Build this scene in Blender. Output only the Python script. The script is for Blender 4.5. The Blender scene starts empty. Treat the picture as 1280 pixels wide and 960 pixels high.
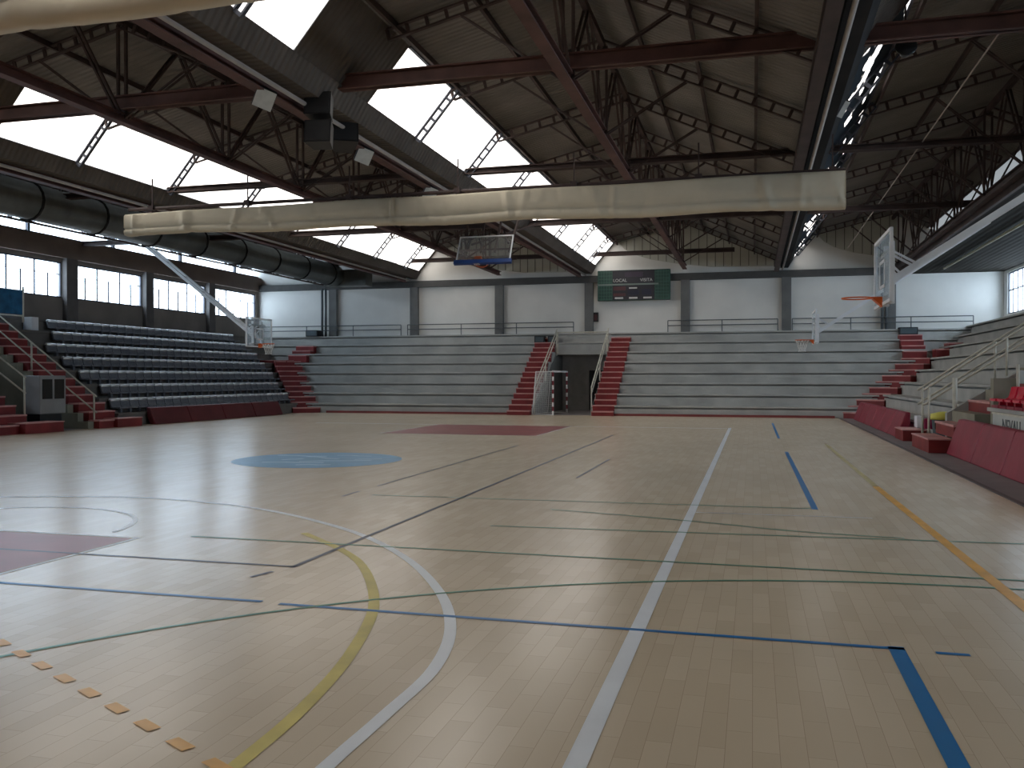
import bpy, math, random
from mathutils import Vector, Matrix

random.seed(7)
S = bpy.context.scene
COL = S.collection

# ------------------------------------------------------------------ camera, sky, exposure
cam_d = bpy.data.cameras.new('camera')
cam_d.sensor_fit = 'HORIZONTAL'
cam_d.sensor_width = 36.0
cam_d.lens = 36.0 * 1125.0 / 1280.0
cam_d.clip_start = 0.05
cam_d.clip_end = 300
cam = bpy.data.objects.new('camera', cam_d)
COL.objects.link(cam)
cam.location = (0, 0, 1.76)
cam.rotation_euler = (math.radians(90 - 0.42), 0, math.radians(15.0))
S.camera = cam

SKY = 1.0
EXPOSURE = 3.38
w = bpy.data.worlds.new('overcast_sky')
S.world = w
w.use_nodes = True
bg = w.node_tree.nodes['Background']
bg.inputs['Color'].default_value = (0.86, 0.94, 1.0, 1)
bg.inputs['Strength'].default_value = SKY
S.view_settings.view_transform = 'Standard'
S.view_settings.look = 'None'
S.view_settings.gamma = 1.0
S.view_settings.use_curve_mapping = False
S.view_settings.exposure = EXPOSURE
S.cycles.max_bounces = 10
S.cycles.diffuse_bounces = 5
S.cycles.glossy_bounces = 4
S.cycles.transparent_max_bounces = 12
S.cycles.sample_clamp_indirect = 0.7
S.cycles.sample_clamp_direct = 1.6
S.cycles.caustics_reflective = False
S.cycles.caustics_refractive = False


def portal(center, u, v, toward):
    """daylight opening: lets the renderer aim at the sky through it"""
    u, v = Vector(u), Vector(v)
    n = u.cross(v).normalized()
    if n.dot(Vector(toward)) < 0:
        v = -v
        n = -n
    ld = bpy.data.lights.new('daylight_opening', 'AREA')
    ld.shape = 'RECTANGLE'
    ld.size = u.length
    ld.size_y = v.length
    ld.cycles.is_portal = True
    o = bpy.data.objects.new('daylight_opening', ld)
    COL.objects.link(o)
    x, y, z = u.normalized(), v.normalized(), -n
    # light shines along local -Z = n
    if x.cross(y).dot(z) < 0:
        y = -y
    m = Matrix((x, y, z)).transposed().to_4x4()
    m.translation = Vector(center)
    o.matrix_world = m


# ------------------------------------------------------------------ dimensions
XL, XR, Y0, YW = -28.5, 11.65, -5.0, 48.0
VAL = [-18.6, -8.55, 1.55]            # valleys of the sawtooth roof
RIDGE_DX, RIDGE_Z = 5.1, 9.85
VZ = 7.55
GL0, GL1 = (0.35, 7.75), (1.35, 8.93)  # skylight foot and head, relative to the valley


def roof_profile():
    p = [(XL, 8.4), (-23.6, RIDGE_Z)]
    for v in VAL:
        p += [(v, VZ), (v + GL0[0], GL0[1]), (v + GL1[0], GL1[1]), (v + RIDGE_DX, RIDGE_Z)]
    p += [(XR, 7.55)]
    return p


# ------------------------------------------------------------------ materials
MATS = {}


def mat(name, color, rough=0.6, var=0.12, scale=3.0, bump=0.0, metallic=0.0, bscale=None, stain=None, spec=0.4):
    if name in MATS:
        return MATS[name]
    m = bpy.data.materials.new(name)
    m.use_nodes = True
    nt = m.node_tree
    b = nt.nodes['Principled BSDF']
    b.inputs['Roughness'].default_value = rough
    b.inputs['Metallic'].default_value = metallic
    b.inputs['Specular IOR Level'].default_value = spec
    tc = nt.nodes.new('ShaderNodeTexCoord')
    n = nt.nodes.new('ShaderNodeTexNoise')
    n.inputs['Scale'].default_value = scale
    n.inputs['Detail'].default_value = 5
    nt.links.new(tc.outputs['Object'], n.inputs['Vector'])
    r = nt.nodes.new('ShaderNodeValToRGB')
    r.color_ramp.elements[0].position = 0.3
    r.color_ramp.elements[1].position = 0.7
    c = Vector(color)
    lo, hi = c * (1 - var), c * (1 + var)
    if stain:
        lo = Vector(stain)
    r.color_ramp.elements[0].color = (*lo, 1)
    r.color_ramp.elements[1].color = (*[min(1, x) for x in hi], 1)
    nt.links.new(n.outputs['Fac'], r.inputs['Fac'])
    nt.links.new(r.outputs['Color'], b.inputs['Base Color'])
    if bump:
        n2 = nt.nodes.new('ShaderNodeTexNoise')
        n2.inputs['Scale'].default_value = bscale or scale * 6
        nt.links.new(tc.outputs['Object'], n2.inputs['Vector'])
        bp = nt.nodes.new('ShaderNodeBump')
        bp.inputs['Strength'].default_value = bump
        bp.inputs['Distance'].default_value = 0.03
        nt.links.new(n2.outputs['Fac'], bp.inputs['Height'])
        nt.links.new(bp.outputs['Normal'], b.inputs['Normal'])
    MATS[name] = m
    return m


def corrugated(name, color, axis, period, rough=0.9, strength=0.8, var=0.15):
    m = mat(name, color, rough, var, 0.8, spec=0.06)
    nt = m.node_tree
    b = nt.nodes['Principled BSDF']
    tc = [n for n in nt.nodes if n.type == 'TEX_COORD'][0]
    wv = nt.nodes.new('ShaderNodeTexWave')
    wv.wave_type = 'BANDS'
    wv.bands_direction = axis
    wv.inputs['Scale'].default_value = 2 * math.pi / 20.0 / period
    nt.links.new(tc.outputs['Object'], wv.inputs['Vector'])
    bp = nt.nodes.new('ShaderNodeBump')
    bp.inputs['Strength'].default_value = strength
    bp.inputs['Distance'].default_value = 0.04
    nt.links.new(wv.outputs['Fac'], bp.inputs['Height'])
    nt.links.new(bp.outputs['Normal'], b.inputs['Normal'])
    return m


def glass_mat(name, dirt, grime=False, tint=(0.9, 0.96, 1.0), glow=(0.8, 0.8, 0.8)):
    m = bpy.data.materials.new(name)
    m.use_nodes = True
    nt = m.node_tree
    nt.nodes.clear()
    out = nt.nodes.new('ShaderNodeOutputMaterial')
    tr = nt.nodes.new('ShaderNodeBsdfTransparent')
    tr.inputs['Color'].default_value = (*tint, 1)
    tl = nt.nodes.new('ShaderNodeBsdfTranslucent')
    tl.inputs['Color'].default_value = (*glow, 1)
    gl = nt.nodes.new('ShaderNodeBsdfGlossy')
    gl.inputs['Roughness'].default_value = 0.08
    mx = nt.nodes.new('ShaderNodeMixShader')
    mx.inputs[0].default_value = dirt
    nt.links.new(tr.outputs[0], mx.inputs[1])
    nt.links.new(tl.outputs[0], mx.inputs[2])
    m2 = nt.nodes.new('ShaderNodeMixShader')
    m2.inputs[0].default_value = 0.05
    nt.links.new(mx.outputs[0], m2.inputs[1])
    nt.links.new(gl.outputs[0], m2.inputs[2])
    last = m2
    if grime:
        df = nt.nodes.new('ShaderNodeBsdfDiffuse')
        df.inputs['Color'].default_value = (0.05, 0.06, 0.07, 1)
        tc = nt.nodes.new('ShaderNodeTexCoord')
        mp = nt.nodes.new('ShaderNodeMapping')
        mp.inputs['Scale'].default_value = (1.6, 0.45, 1.6)
        n = nt.nodes.new('ShaderNodeTexNoise')
        n.inputs['Scale'].default_value = 1.1
        n.inputs['Detail'].default_value = 3
        nt.links.new(tc.outputs['Object'], mp.inputs['Vector'])
        nt.links.new(mp.outputs['Vector'], n.inputs['Vector'])
        r = nt.nodes.new('ShaderNodeValToRGB')
        r.color_ramp.elements[0].position = 0.44
        r.color_ramp.elements[1].position = 0.47
        nt.links.new(n.outputs['Fac'], r.inputs['Fac'])
        m3 = nt.nodes.new('ShaderNodeMixShader')
        nt.links.new(r.outputs['Color'], m3.inputs[0])
        nt.links.new(m2.outputs[0], m3.inputs[1])
        nt.links.new(df.outputs[0], m3.inputs[2])
        last = m3
    nt.links.new(last.outputs[0], out.inputs['Surface'])
    MATS[name] = m
    return m


def parquet():
    m = bpy.data.materials.new('parquet')
    m.use_nodes = True
    nt = m.node_tree
    b = nt.nodes['Principled BSDF']
    tc = nt.nodes.new('ShaderNodeTexCoord')
    mp = nt.nodes.new('ShaderNodeMapping')
    mp.inputs['Rotation'].default_value = (0, 0, math.radians(90))
    nt.links.new(tc.outputs['Object'], mp.inputs['Vector'])
    br = nt.nodes.new('ShaderNodeTexBrick')
    br.inputs['Scale'].default_value = 1.0
    br.inputs['Brick Width'].default_value = 0.46
    br.inputs['Row Height'].default_value = 0.125
    br.inputs['Mortar Size'].default_value = 0.0016
    br.inputs['Mortar Smooth'].default_value = 0.3
    br.inputs['Bias'].default_value = 0.0
    br.inputs['Color1'].default_value = (0.625, 0.500, 0.352, 1)
    br.inputs['Color2'].default_value = (0.690, 0.562, 0.405, 1)
    br.inputs['Mortar'].default_value = (0.46, 0.345, 0.235, 1)
    nt.links.new(mp.outputs['Vector'], br.inputs['Vector'])
    n = nt.nodes.new('ShaderNodeTexNoise')
    n.inputs['Scale'].default_value = 0.35
    n.inputs['Detail'].default_value = 6
    nt.links.new(tc.outputs['Object'], n.inputs['Vector'])
    mr = nt.nodes.new('ShaderNodeMapRange')
    mr.inputs['To Min'].default_value = 0.86
    mr.inputs['To Max'].default_value = 1.14
    nt.links.new(n.outputs['Fac'], mr.inputs['Value'])
    mx = nt.nodes.new('ShaderNodeVectorMath')
    mx.operation = 'SCALE'
    nt.links.new(br.outputs['Color'], mx.inputs[0])
    nt.links.new(mr.outputs['Result'], mx.inputs['Scale'])
    nt.links.new(mx.outputs['Vector'], b.inputs['Base Color'])
    b.inputs['Roughness'].default_value = FLOOR_ROUGH
    b.inputs['Specular IOR Level'].default_value = 0.5
    bp = nt.nodes.new('ShaderNodeBump')
    bp.inputs['Strength'].default_value = 0.12
    bp.inputs['Distance'].default_value = 0.002
    nt.links.new(br.outputs['Fac'], bp.inputs['Height'])
    bp.invert = True
    nt.links.new(bp.outputs['Normal'], b.inputs['Normal'])
    MATS['parquet'] = m
    return m


FLOOR_ROUGH = 0.25
M_FLOOR = parquet()
M_CONC = mat('concrete', (0.40, 0.395, 0.37), 0.85, 0.16, 0.9, 0.25, bscale=9, spec=0.25)
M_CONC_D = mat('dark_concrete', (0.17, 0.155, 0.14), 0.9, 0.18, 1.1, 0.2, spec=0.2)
M_OLIVE = mat('olive_plaster', (0.26, 0.245, 0.19), 0.9, 0.15, 1.2, 0.15, spec=0.2)
M_GREYFLOOR = mat('grey_floor_paint', (0.25, 0.225, 0.225), 0.5, 0.12, 1.4)
M_WHITEWALL = mat('white_plaster', (0.72, 0.705, 0.668), 0.9, 0.06, 0.7, 0.08, spec=0.2)
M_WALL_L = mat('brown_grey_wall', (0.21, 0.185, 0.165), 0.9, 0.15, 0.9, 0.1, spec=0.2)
M_PILL = mat('grey_column_paint', (0.15, 0.15, 0.145), 0.8, 0.12, 2.0)
M_STEEL = mat('rusty_red_steel', (0.105, 0.048, 0.040), 0.65, 0.35, 1.6, 0.1)
M_STEEL_D = mat('dark_brown_steel', (0.060, 0.038, 0.034), 0.7, 0.3, 2.0)
M_BLUESTEEL = mat('blue_grey_steel', (0.055, 0.06, 0.08), 0.6, 0.2, 2.0)
M_SHEET = corrugated('fibre_cement_sheet', (0.215, 0.198, 0.182), 'Y', 0.18)
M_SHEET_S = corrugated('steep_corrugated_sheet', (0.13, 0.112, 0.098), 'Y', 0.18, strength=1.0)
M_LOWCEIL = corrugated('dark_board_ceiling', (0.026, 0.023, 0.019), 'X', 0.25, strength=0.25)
M_CLAD = mat('cream_cladding', (0.50, 0.49, 0.42), 0.7, 0.08, 0.8)
M_SEAM = mat('cladding_seam', (0.17, 0.165, 0.14), 0.8)
M_GUTTER = mat('gutter_metal', (0.026, 0.024, 0.023), 0.85, 0.25, 1.0, spec=0.06)
M_DUCT = mat('duct_metal', (0.095, 0.098, 0.088), 0.45, 0.3, 1.2, 0.4, bscale=3)
M_CANVAS = mat('cream_canvas', (0.62, 0.555, 0.43), 0.8, 0.07, 1.2, 0.35, bscale=5, spec=0.2)
M_RED = mat('red_step_paint', (0.20, 0.020, 0.020), 0.55, 0.25, 1.5)
M_REDT = mat('pale_red_tread', (0.55, 0.27, 0.25), 0.6, 0.2, 2.5)  # paler red for the step tops
M_PAD = mat('red_vinyl', (0.25, 0.017, 0.038), 0.45, 0.18, 1.5, 0.2, bscale=5)
M_SEATRED = mat('red_plastic', (0.62, 0.012, 0.045), 0.3, 0.05, 2)
M_SEAT = mat('grey_seat_plastic', (0.17, 0.175, 0.195), 0.5, 0.12, 6)
M_RAIL = mat('cream_rail_paint', (0.55, 0.52, 0.43), 0.45, 0.15, 5)
M_RAIL_D = mat('dark_rail_paint', (0.10, 0.11, 0.115), 0.5, 0.15, 5)
M_WHITE = mat('white_metal_paint', (0.74, 0.75, 0.77), 0.4, 0.06, 3)
M_BLACK = mat('black_plastic', (0.012, 0.012, 0.014), 0.5, 0.2, 4)
M_ORANGE = mat('orange_paint', (0.72, 0.13, 0.02), 0.4, 0.1, 4)
M_BOARD = glass_mat('backboard_acrylic', 0.16, tint=(0.86, 0.88, 0.88))
M_NET = mat('white_cord', (0.72, 0.72, 0.70), 0.8, 0.05, 5)
M_BLUE = mat('blue_line_paint', (0.010, 0.165, 0.42), 0.35, 0.08, 2)
M_WLINE = mat('white_line_paint', (0.80, 0.82, 0.84), 0.35, 0.05, 2)
M_YLINE = mat('yellow_line_paint', (0.62, 0.50, 0.10), 0.35, 0.15, 3)
M_OLINE = mat('orange_line_paint', (0.80, 0.42, 0.09), 0.35, 0.15, 3)
M_GLINE = mat('green_line_paint', (0.055, 0.24, 0.15), 0.35, 0.15, 3)
M_KLINE = mat('dark_line_paint', (0.035, 0.04, 0.075), 0.35, 0.15, 3)
M_KEY = mat('dull_red_court_paint', (0.30, 0.075, 0.072), 0.35, 0.15, 1.5)
M_CIRC = mat('sky_blue_court_paint', (0.09, 0.32, 0.54), 0.35, 0.12, 1.5)
M_PALEBLUE = mat('pale_blue_court_paint', (0.42, 0.62, 0.78), 0.35, 0.1, 1.5)
M_SCORE = mat('scoreboard_green', (0.018, 0.055, 0.042), 0.45, 0.2, 2)
M_SCORE2 = mat('scoreboard_black', (0.014, 0.013, 0.020), 0.4, 0.2, 2)
M_PALE = mat('pale_lettering', (0.5, 0.5, 0.48), 0.6, 0.05, 2)
M_GRID = mat('scoreboard_grid', (0.06, 0.15, 0.115), 0.5, 0.1, 2)
M_DULLRED = mat('unlit_red_display', (0.07, 0.018, 0.022), 0.4, 0.1, 2)
M_NAVY = mat('unlit_blue_display', (0.008, 0.010, 0.03), 0.4, 0.1, 2)
M_LAMPGL = mat('lamp_glass', (0.62, 0.64, 0.62), 0.25, 0.08, 8)
M_BANNER = mat('blue_banner_cloth', (0.018, 0.13, 0.27), 0.7, 0.5, 2.2)
M_BLUEPAD = mat('blue_foam', (0.015, 0.06, 0.24), 0.5, 0.15, 3)
M_SIGN = mat('pale_grey_board', (0.50, 0.51, 0.48), 0.6, 0.08, 2)
M_INK = mat('grey_ink', (0.10, 0.11, 0.115), 0.6, 0.1, 3)
M_YELLOW = mat('yellow_plastic', (0.62, 0.56, 0.10), 0.45, 0.1, 3)
M_MAGENTA = mat('dark_pink_plastic', (0.36, 0.02, 0.09), 0.45, 0.1, 3)
M_DARKBLUE = mat('dark_slate_plastic', (0.06, 0.085, 0.095), 0.5, 0.15, 3)
M_PIPE = mat('yellowish_pipe', (0.44, 0.40, 0.27), 0.5, 0.1, 3)
M_CABLE = mat('pale_cable', (0.36, 0.32, 0.29), 0.7, 0.1, 3)
M_DARKGL = mat('dark_glass_pane', (0.02, 0.022, 0.02), 0.15, 0.1, 3)
M_GLASS = glass_mat('skylight_glass', 0.25, tint=(0.70, 0.64, 0.59))
M_GLASS_G = glass_mat('grimy_skylight_glass', 0.25, grime=True, tint=(0.70, 0.64, 0.59))
M_GLASS_W = glass_mat('window_glass', 0.06, tint=(0.86, 0.93, 1.0))
M_FROST = glass_mat('milky_roof_sheet', 1.0, glow=(0.20, 0.20, 0.20))


# ------------------------------------------------------------------ mesh building
class MB:
    def __init__(s):
        s.v, s.f = [], []

    def add(s, vs, fs):
        k = len(s.v)
        s.v += [tuple(x) for x in vs]
        s.f += [tuple(i + k for i in f) for f in fs]
        return s

    def box(s, a, b, m=None):
        x0, y0, z0 = a
        x1, y1, z1 = b
        vs = [(x0, y0, z0), (x1, y0, z0), (x1, y1, z0), (x0, y1, z0), (x0, y0, z1), (x1, y0, z1), (x1, y1, z1), (x0, y1, z1)]
        if m:
            vs = [m @ Vector(q) for q in vs]
        return s.add(vs, [(0, 3, 2, 1), (4, 5, 6, 7), (0, 1, 5, 4), (1, 2, 6, 5), (2, 3, 7, 6), (3, 0, 4, 7)])

    def bar(s, p, q, w, h=None, up=(0, 0, 1)):
        h = h or w
        p, q = Vector(p), Vector(q)
        d = (q - p).normalized()
        u = Vector(up)
        if abs(d.dot(u)) > 0.98:
            u = Vector((1, 0, 0))
        x = d.cross(u).normalized() * w / 2
        y = x.cross(d).normalized() * h / 2
        vs = [p - x - y, p + x - y, p + x + y, p - x + y, q - x - y, q + x - y, q + x + y, q - x + y]
        return s.add(vs, [(0, 1, 2, 3), (7, 6, 5, 4), (1, 0, 4, 5), (2, 1, 5, 6), (3, 2, 6, 7), (0, 3, 7, 4)])

    def tube(s, pts, r, n=8, closed=False):
        pts = [Vector(p) for p in pts]
        k0 = len(s.v)
        N = len(pts)
        ref = None
        for i, p in enumerate(pts):
            if closed:
                d = pts[(i + 1) % N] - pts[i - 1]
            else:
                d = pts[min(i + 1, N - 1)] - pts[max(i - 1, 0)]
            d.normalize()
            if ref is None:
                ref = Vector((0, 0, 1)) if abs(d.z) < 0.9 else Vector((1, 0, 0))
            a = d.cross(ref).normalized()
            b = a.cross(d).normalized()
            ref = b
            for j in range(n):
                t = 2 * math.pi * j / n
                s.v.append(tuple(p + a * r * math.cos(t) + b * r * math.sin(t)))
        for i in range(N if closed else N - 1):
            for j in range(n):
                a0 = k0 + i * n + j
                a1 = k0 + i * n + (j + 1) % n
                b0 = k0 + ((i + 1) % N) * n + j
                b1 = k0 + ((i + 1) % N) * n + (j + 1) % n
                s.f.append((a0, b0, b1, a1))
        if not closed:
            s.f.append(tuple(k0 + j for j in range(n)))
            s.f.append(tuple(k0 + (N - 1) * n + j for j in reversed(range(n))))
        return s

    def prism(s, poly, d):
        """poly: 3D points in a plane, extruded by vector d"""
        d = Vector(d)
        n = len(poly)
        vs = [Vector(p) for p in poly] + [Vector(p) + d for p in poly]
        fs = [tuple(range(n))[::-1], tuple(range(n, 2 * n))]
        fs += [(i, (i + 1) % n, n + (i + 1) % n, n + i) for i in range(n)]
        return s.add(vs, fs)

    def lathe(s, prof, n=16, m=None):
        k0 = len(s.v)
        for r, z in prof:
            for j in range(n):
                t = 2 * math.pi * j / n
                q = Vector((r * math.cos(t), r * math.sin(t), z))
                s.v.append(tuple(m @ q if m else q))
        for i in range(len(prof) - 1):
            for j in range(n):
                s.f.append((k0 + i * n + j, k0 + i * n + (j + 1) % n, k0 + (i + 1) * n + (j + 1) % n, k0 + (i + 1) * n + j))
        s.f.append(tuple(k0 + j for j in reversed(range(n))))
        s.f.append(tuple(k0 + (len(prof) - 1) * n + j for j in range(n)))
        return s

    def mesh(s, name, m):
        me = bpy.data.meshes.new(name)
        me.from_pydata(s.v, [], s.f)
        me.update()
        me.materials.append(m)
        return me

    def build(s, name, m, parent=None, smooth=False, bevel=0):
        o = bpy.data.objects.new(name, s.mesh(name, m))
        COL.objects.link(o)
        if parent:
            o.parent = parent
            o.matrix_parent_inverse = Matrix.Translation(-parent.location) if False else parent.matrix_basis.inverted()
        if smooth:
            for p in o.data.polygons:
                p.use_smooth = True
        if bevel:
            b = o.modifiers.new('bevel', 'BEVEL')
            b.width = bevel
            b.segments = 2
            b.limit_method = 'ANGLE'
        return o


def tag(o, label, cat, group=None):
    o['label'] = label
    o['category'] = cat
    if group:
        o['group'] = group
    return o


def thing(name, label, cat, loc=(0, 0, 0), group=None):
    o = bpy.data.objects.new(name, None)
    o.empty_display_size = 0.2
    COL.objects.link(o)
    o.location = loc
    return tag(o, label, cat, group)


def struct(name, mb, m, parent=None, **k):
    o = mb.build(name, m, parent, **k)
    o['kind'] = 'structure'
    return o


ORD = ['zeroth', 'first', 'second', 'third', 'fourth', 'fifth', 'sixth', 'seventh', 'eighth', 'ninth', 'tenth',
       'eleventh', 'twelfth', 'thirteenth', 'fourteenth', 'fifteenth', 'sixteenth', 'seventeenth', 'eighteenth',
       'nineteenth', 'twentieth']


def nth(n):
    if n <= 20:
        return ORD[n]
    t = {2: 'twenty', 3: 'thirty', 4: 'forty'}[n // 10]
    return (t[:-1] + 'ieth') if n % 10 == 0 else t + '-' + ORD[n % 10]


# ================================================================== SETTING
# ---- floor
fl = struct('floor', MB().box((-22.05, Y0, -0.2), (3.55, 41.15, 0)), M_FLOOR)
sur = MB()
sur.box((3.55, Y0, -0.2), (XR + 0.3, YW + 0.3, -0.006)).box((XL - 0.3, Y0, -0.2), (-22.05, YW + 0.3, -0.006)).box((-22.05, 41.15, -0.2), (3.55, YW + 0.3, -0.006))
struct('floor_surround', sur, M_GREYFLOOR)
struct('trim_1', MB().box((3.55, Y0, -0.006), (3.64, 41.0, 0.012)), mat('floor_edge_strip', (0.12, 0.10, 0.10), 0.5))
struct('trim_2', MB().box((-20.6, 41.0, 0.0), (-11.2, 41.12, 0.10)).box((-6.15, 41.0, 0.0), (3.4, 41.12, 0.10)), mat('dull_red_base_strip', (0.22, 0.045, 0.04), 0.6))

LZ = 0.0022
_lz = [LZ]


def marking(name, m, polys, label=None):
    """painted floor marking: thin coat of paint on the parquet; each poly a strip of centre points with a width or a ready polygon"""
    _lz[0] += 0.00012
    z = _lz[0]
    mb = MB()
    for p in polys:
        if isinstance(p, tuple):
            pts, wd = [Vector((*q, 0)) for q in p[0]], p[1]
            k0 = len(mb.v)
            for i, q in enumerate(pts):
                d = (pts[min(i + 1, len(pts) - 1)] - pts[max(i - 1, 0)]).normalized()
                nrm = Vector((-d.y, d.x, 0)) * wd / 2
                mb.v += [tuple(q + nrm + Vector((0, 0, z))), tuple(q - nrm + Vector((0, 0, z)))]
            for i in range(len(pts) - 1):
                mb.f.append((k0 + 2 * i, k0 + 2 * i + 1, k0 + 2 * i + 3, k0 + 2 * i + 2))
        else:
            mb.add([(x, y, z) for x, y in p], [tuple(range(len(p)))])
    o = mb.build(name, m, fl)
    o['kind'] = 'structure'
    if label:
        o['label'] = label
    return o


def arc(cx, cy, r, a0, a1, n=48):
    return [(cx + r * math.cos(math.radians(a0 + (a1 - a0) * i / n)), cy + r * math.sin(math.radians(a0 + (a1 - a0) * i / n))) for i in range(n + 1)]


def smooth_pts(p, n=8):
    out = []
    for i in range(len(p) - 1):
        a, b, c, d = p[max(i - 1, 0)], p[i], p[i + 1], p[min(i + 2, len(p) - 1)]
        for k in range(n):
            t = k / n
            out.append(tuple(0.5 * ((2 * b[j]) + (c[j] - a[j]) * t + (2 * a[j] - 5 * b[j] + 4 * c[j] - d[j]) * t * t + (3 * b[j] - a[j] - 3 * c[j] + d[j]) * t ** 3) for j in (0, 1)))
    return out + [p[-1]]


def rect(x0, x1, y0, y1):
    return [(x0, y0), (x1, y0), (x1, y1), (x0, y1)]


marking('court_key_paint', M_KEY, [rect(-11.3, -6.35, 26.4, 31.7), rect(-11.1, -6.55, 3.5, 8.4)], 'dull red painted basketball keys at both ends')
marking('blue_court_circle', M_CIRC, [arc(-8.98, 17.5, 1.78, 0, 360, 64)[:-1]], 'sky blue painted centre circle')
_lg = []
for (cx, cy, ln, wd, tilt) in ((-9.75, 18.25, 1.15, 0.13, 0.1), (-9.1, 17.95, 1.0, 0.10, -0.35), (-8.65, 18.6, 0.85, 0.10, 0.0), (-8.5, 17.35, 1.5, 0.12, 0.45),
                               (-9.2, 16.8, 1.3, 0.14, 0.2), (-8.0, 17.9, 0.6, 0.10, 0.6), (-9.55, 17.45, 0.5, 0.1, 0.9), (-8.55, 16.45, 0.7, 0.12, 0.3)):
    dx, dy = math.cos(tilt) * ln / 2, math.sin(tilt) * ln / 2
    _lg.append(([(cx - dx, cy - dy), (cx - dx * .3, cy - dy * .3 + 0.07), (cx + dx * .3, cy + dy * .3 - 0.04), (cx + dx, cy + dy)], wd))
marking('circle_emblem', M_PALEBLUE, _lg, 'pale worn emblem strokes on the blue circle')
marking('sideline', M_WLINE, [([(-0.775, 2.5), (-0.775, 32.2)], 0.105)], 'long white sideline')
W3 = [(-1.86, 2.5), (-1.86, 3.7), (-1.85, 4.35), (-1.86, 5.13), (-2.05, 5.98), (-2.48, 6.96), (-3.21, 8.11), (-4.17, 9.21), (-5.26, 10.08), (-6.3, 10.7), (-7.3, 11.07), (-8.6, 11.3)]
W3 += [(-17.2 - x, y) for x, y in reversed(W3[3:-1])]
marking('three_point_line', M_WLINE, [(smooth_pts(W3), 0.085)], 'white three point arc')
Y3 = [(-2.22, 2.6), (-2.26, 3.62), (-2.31, 4.33), (-2.48, 5.29), (-2.84, 6.46), (-3.47, 7.66), (-4.05, 8.4), (-4.9, 9.2)]
marking('yellow_arc', M_YLINE, [(smooth_pts(Y3), 0.085)], 'faded yellow arc inside the white arc')
marking('key_line', M_WLINE, [([(-6.5, 2.5), (-6.5, 8.45), (-11.1, 8.45)], 0.06), (arc(-8.75, 8.45, 1.75, 8, 172, 30), 0.06)], 'white free throw lane lines')
marking('far_key_line', M_WLINE, [([(-6.3, 31.75), (-6.3, 26.35), (-11.35, 26.35), (-11.35, 31.75)], 0.05), ([(-16.4, 31.75), (-0.8, 31.75)], 0.05)])
marking('blue_line', M_BLUE, [([(0.90, 2.5), (0.90, 6.31)], 0.10), ([(-3.55, 6.27), (0.95, 6.27)], 0.055), ([(-6.5, 6.3), (-3.72, 6.3)], 0.055),
                              ([(0.80, 12.6), (0.76, 22.2)], 0.085), ([(0.72, 27.0), (0.72, 36)], 0.075), ([(1.13, 6.24), (1.33, 6.24)], 0.05)], 'bright blue lines')
marking('dark_line', M_KLINE, [([(-4.12, 7.5), (-4.12, 27.3)], 0.055), ([(-9.5, 7.54), (-4.1, 7.54)], 0.05), ([(-5.87, 13.5), (-5.87, 22.5)], 0.04),
                               ([(-4.27, 7.05), (-4.2, 7.3)], 0.05), ([(-2.98, 15.5), (-2.98, 19.2)], 0.045), ([(-5.87, 12.2), (-5.87, 12.8)], 0.045)], 'thin dark lines')
marking('green_line', M_GLINE, [([(-6.0, 8.69), (4.0, 8.64)], 0.042), (arc(1.87, 0.787, 7.5, 55, 152, 60), 0.042), ([(-3.0, 10.22), (3.4, 10.6)], 0.042),
                                (smooth_pts([(-2.6, 11.7), (-1.48, 11.42), (-0.38, 11.07), (0.51, 10.75), (1.6, 10.6)]), 0.04), ([(-5.5, 12.45), (0.75, 12.66)], 0.04)], 'thin green lines')
marking('faint_white_line', M_WLINE, [([(-0.72, 11.93), (1.44, 12.0)], 0.03)])
marking('yellow_line', M_OLINE, [([(2.06, 4.0), (1.96, 12.0), (1.91, 15.5)], 0.105)], 'yellow line along the court side')
marking('faded_yellow_line', mat('faded_yellow_paint', (0.56, 0.46, 0.22), 0.35), [([(1.91, 15.6), (1.85, 25)], 0.09)])
_od = []
for k in range(12):
    cx, cy = -2.34 - 0.308 * k, 3.58 + 0.1617 * k
    dd = Vector((-0.885, 0.465)) * 0.085
    _od.append(([(cx - dd.x, cy - dd.y), (cx + dd.x, cy + dd.y)], 0.07))
marking('orange_dashes', M_OLINE, _od, 'row of orange dashes')

# ---- end wall with the roof's outline
prof = roof_profile()
poly = [(XL - 0.3, YW, -0.2)] + [(XL - 0.3, YW, 8.35)] + [(x, YW, z + 0.03) for x, z in prof] + [(XR + 0.3, YW, 7.5), (XR + 0.3, YW, -0.2)]
struct('wall_far', MB().prism(poly, (0, 0.3, 0)), M_WHITEWALL)
polyn = [(x, Y0, z) for x, _, z in poly]
struct('wall_near', MB().prism(polyn, (0, -0.3, 0)), M_CONC_D)

# side walls with window openings
WIN_L = [(-4.0, 1.0), (2.5, 6.8), (7.55, 11.85), (12.6, 16.9), (17.67, 22.0), (22.73, 27.1), (27.8, 32.17), (32.87, 37.39), (37.98, 42.6), (43.2, 47.65)]
WZ0, WZ1, SZ0, SZ1 = 5.15, 6.68, 7.72, 8.28
mb = MB()
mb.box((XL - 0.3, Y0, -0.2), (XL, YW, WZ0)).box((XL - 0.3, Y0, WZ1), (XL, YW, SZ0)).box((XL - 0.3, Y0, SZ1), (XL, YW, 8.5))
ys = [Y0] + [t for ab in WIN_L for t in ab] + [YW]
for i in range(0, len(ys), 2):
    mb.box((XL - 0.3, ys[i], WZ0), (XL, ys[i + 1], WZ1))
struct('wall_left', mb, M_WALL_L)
mb = MB()
mb.box((XL, Y0, 6.85), (XL + 0.18, YW, 7.65))
struct('trim_3', mb, mat('brown_concrete_beam', (0.19, 0.145, 0.12), 0.9, 0.15, 1.0))
mb = MB()
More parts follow.
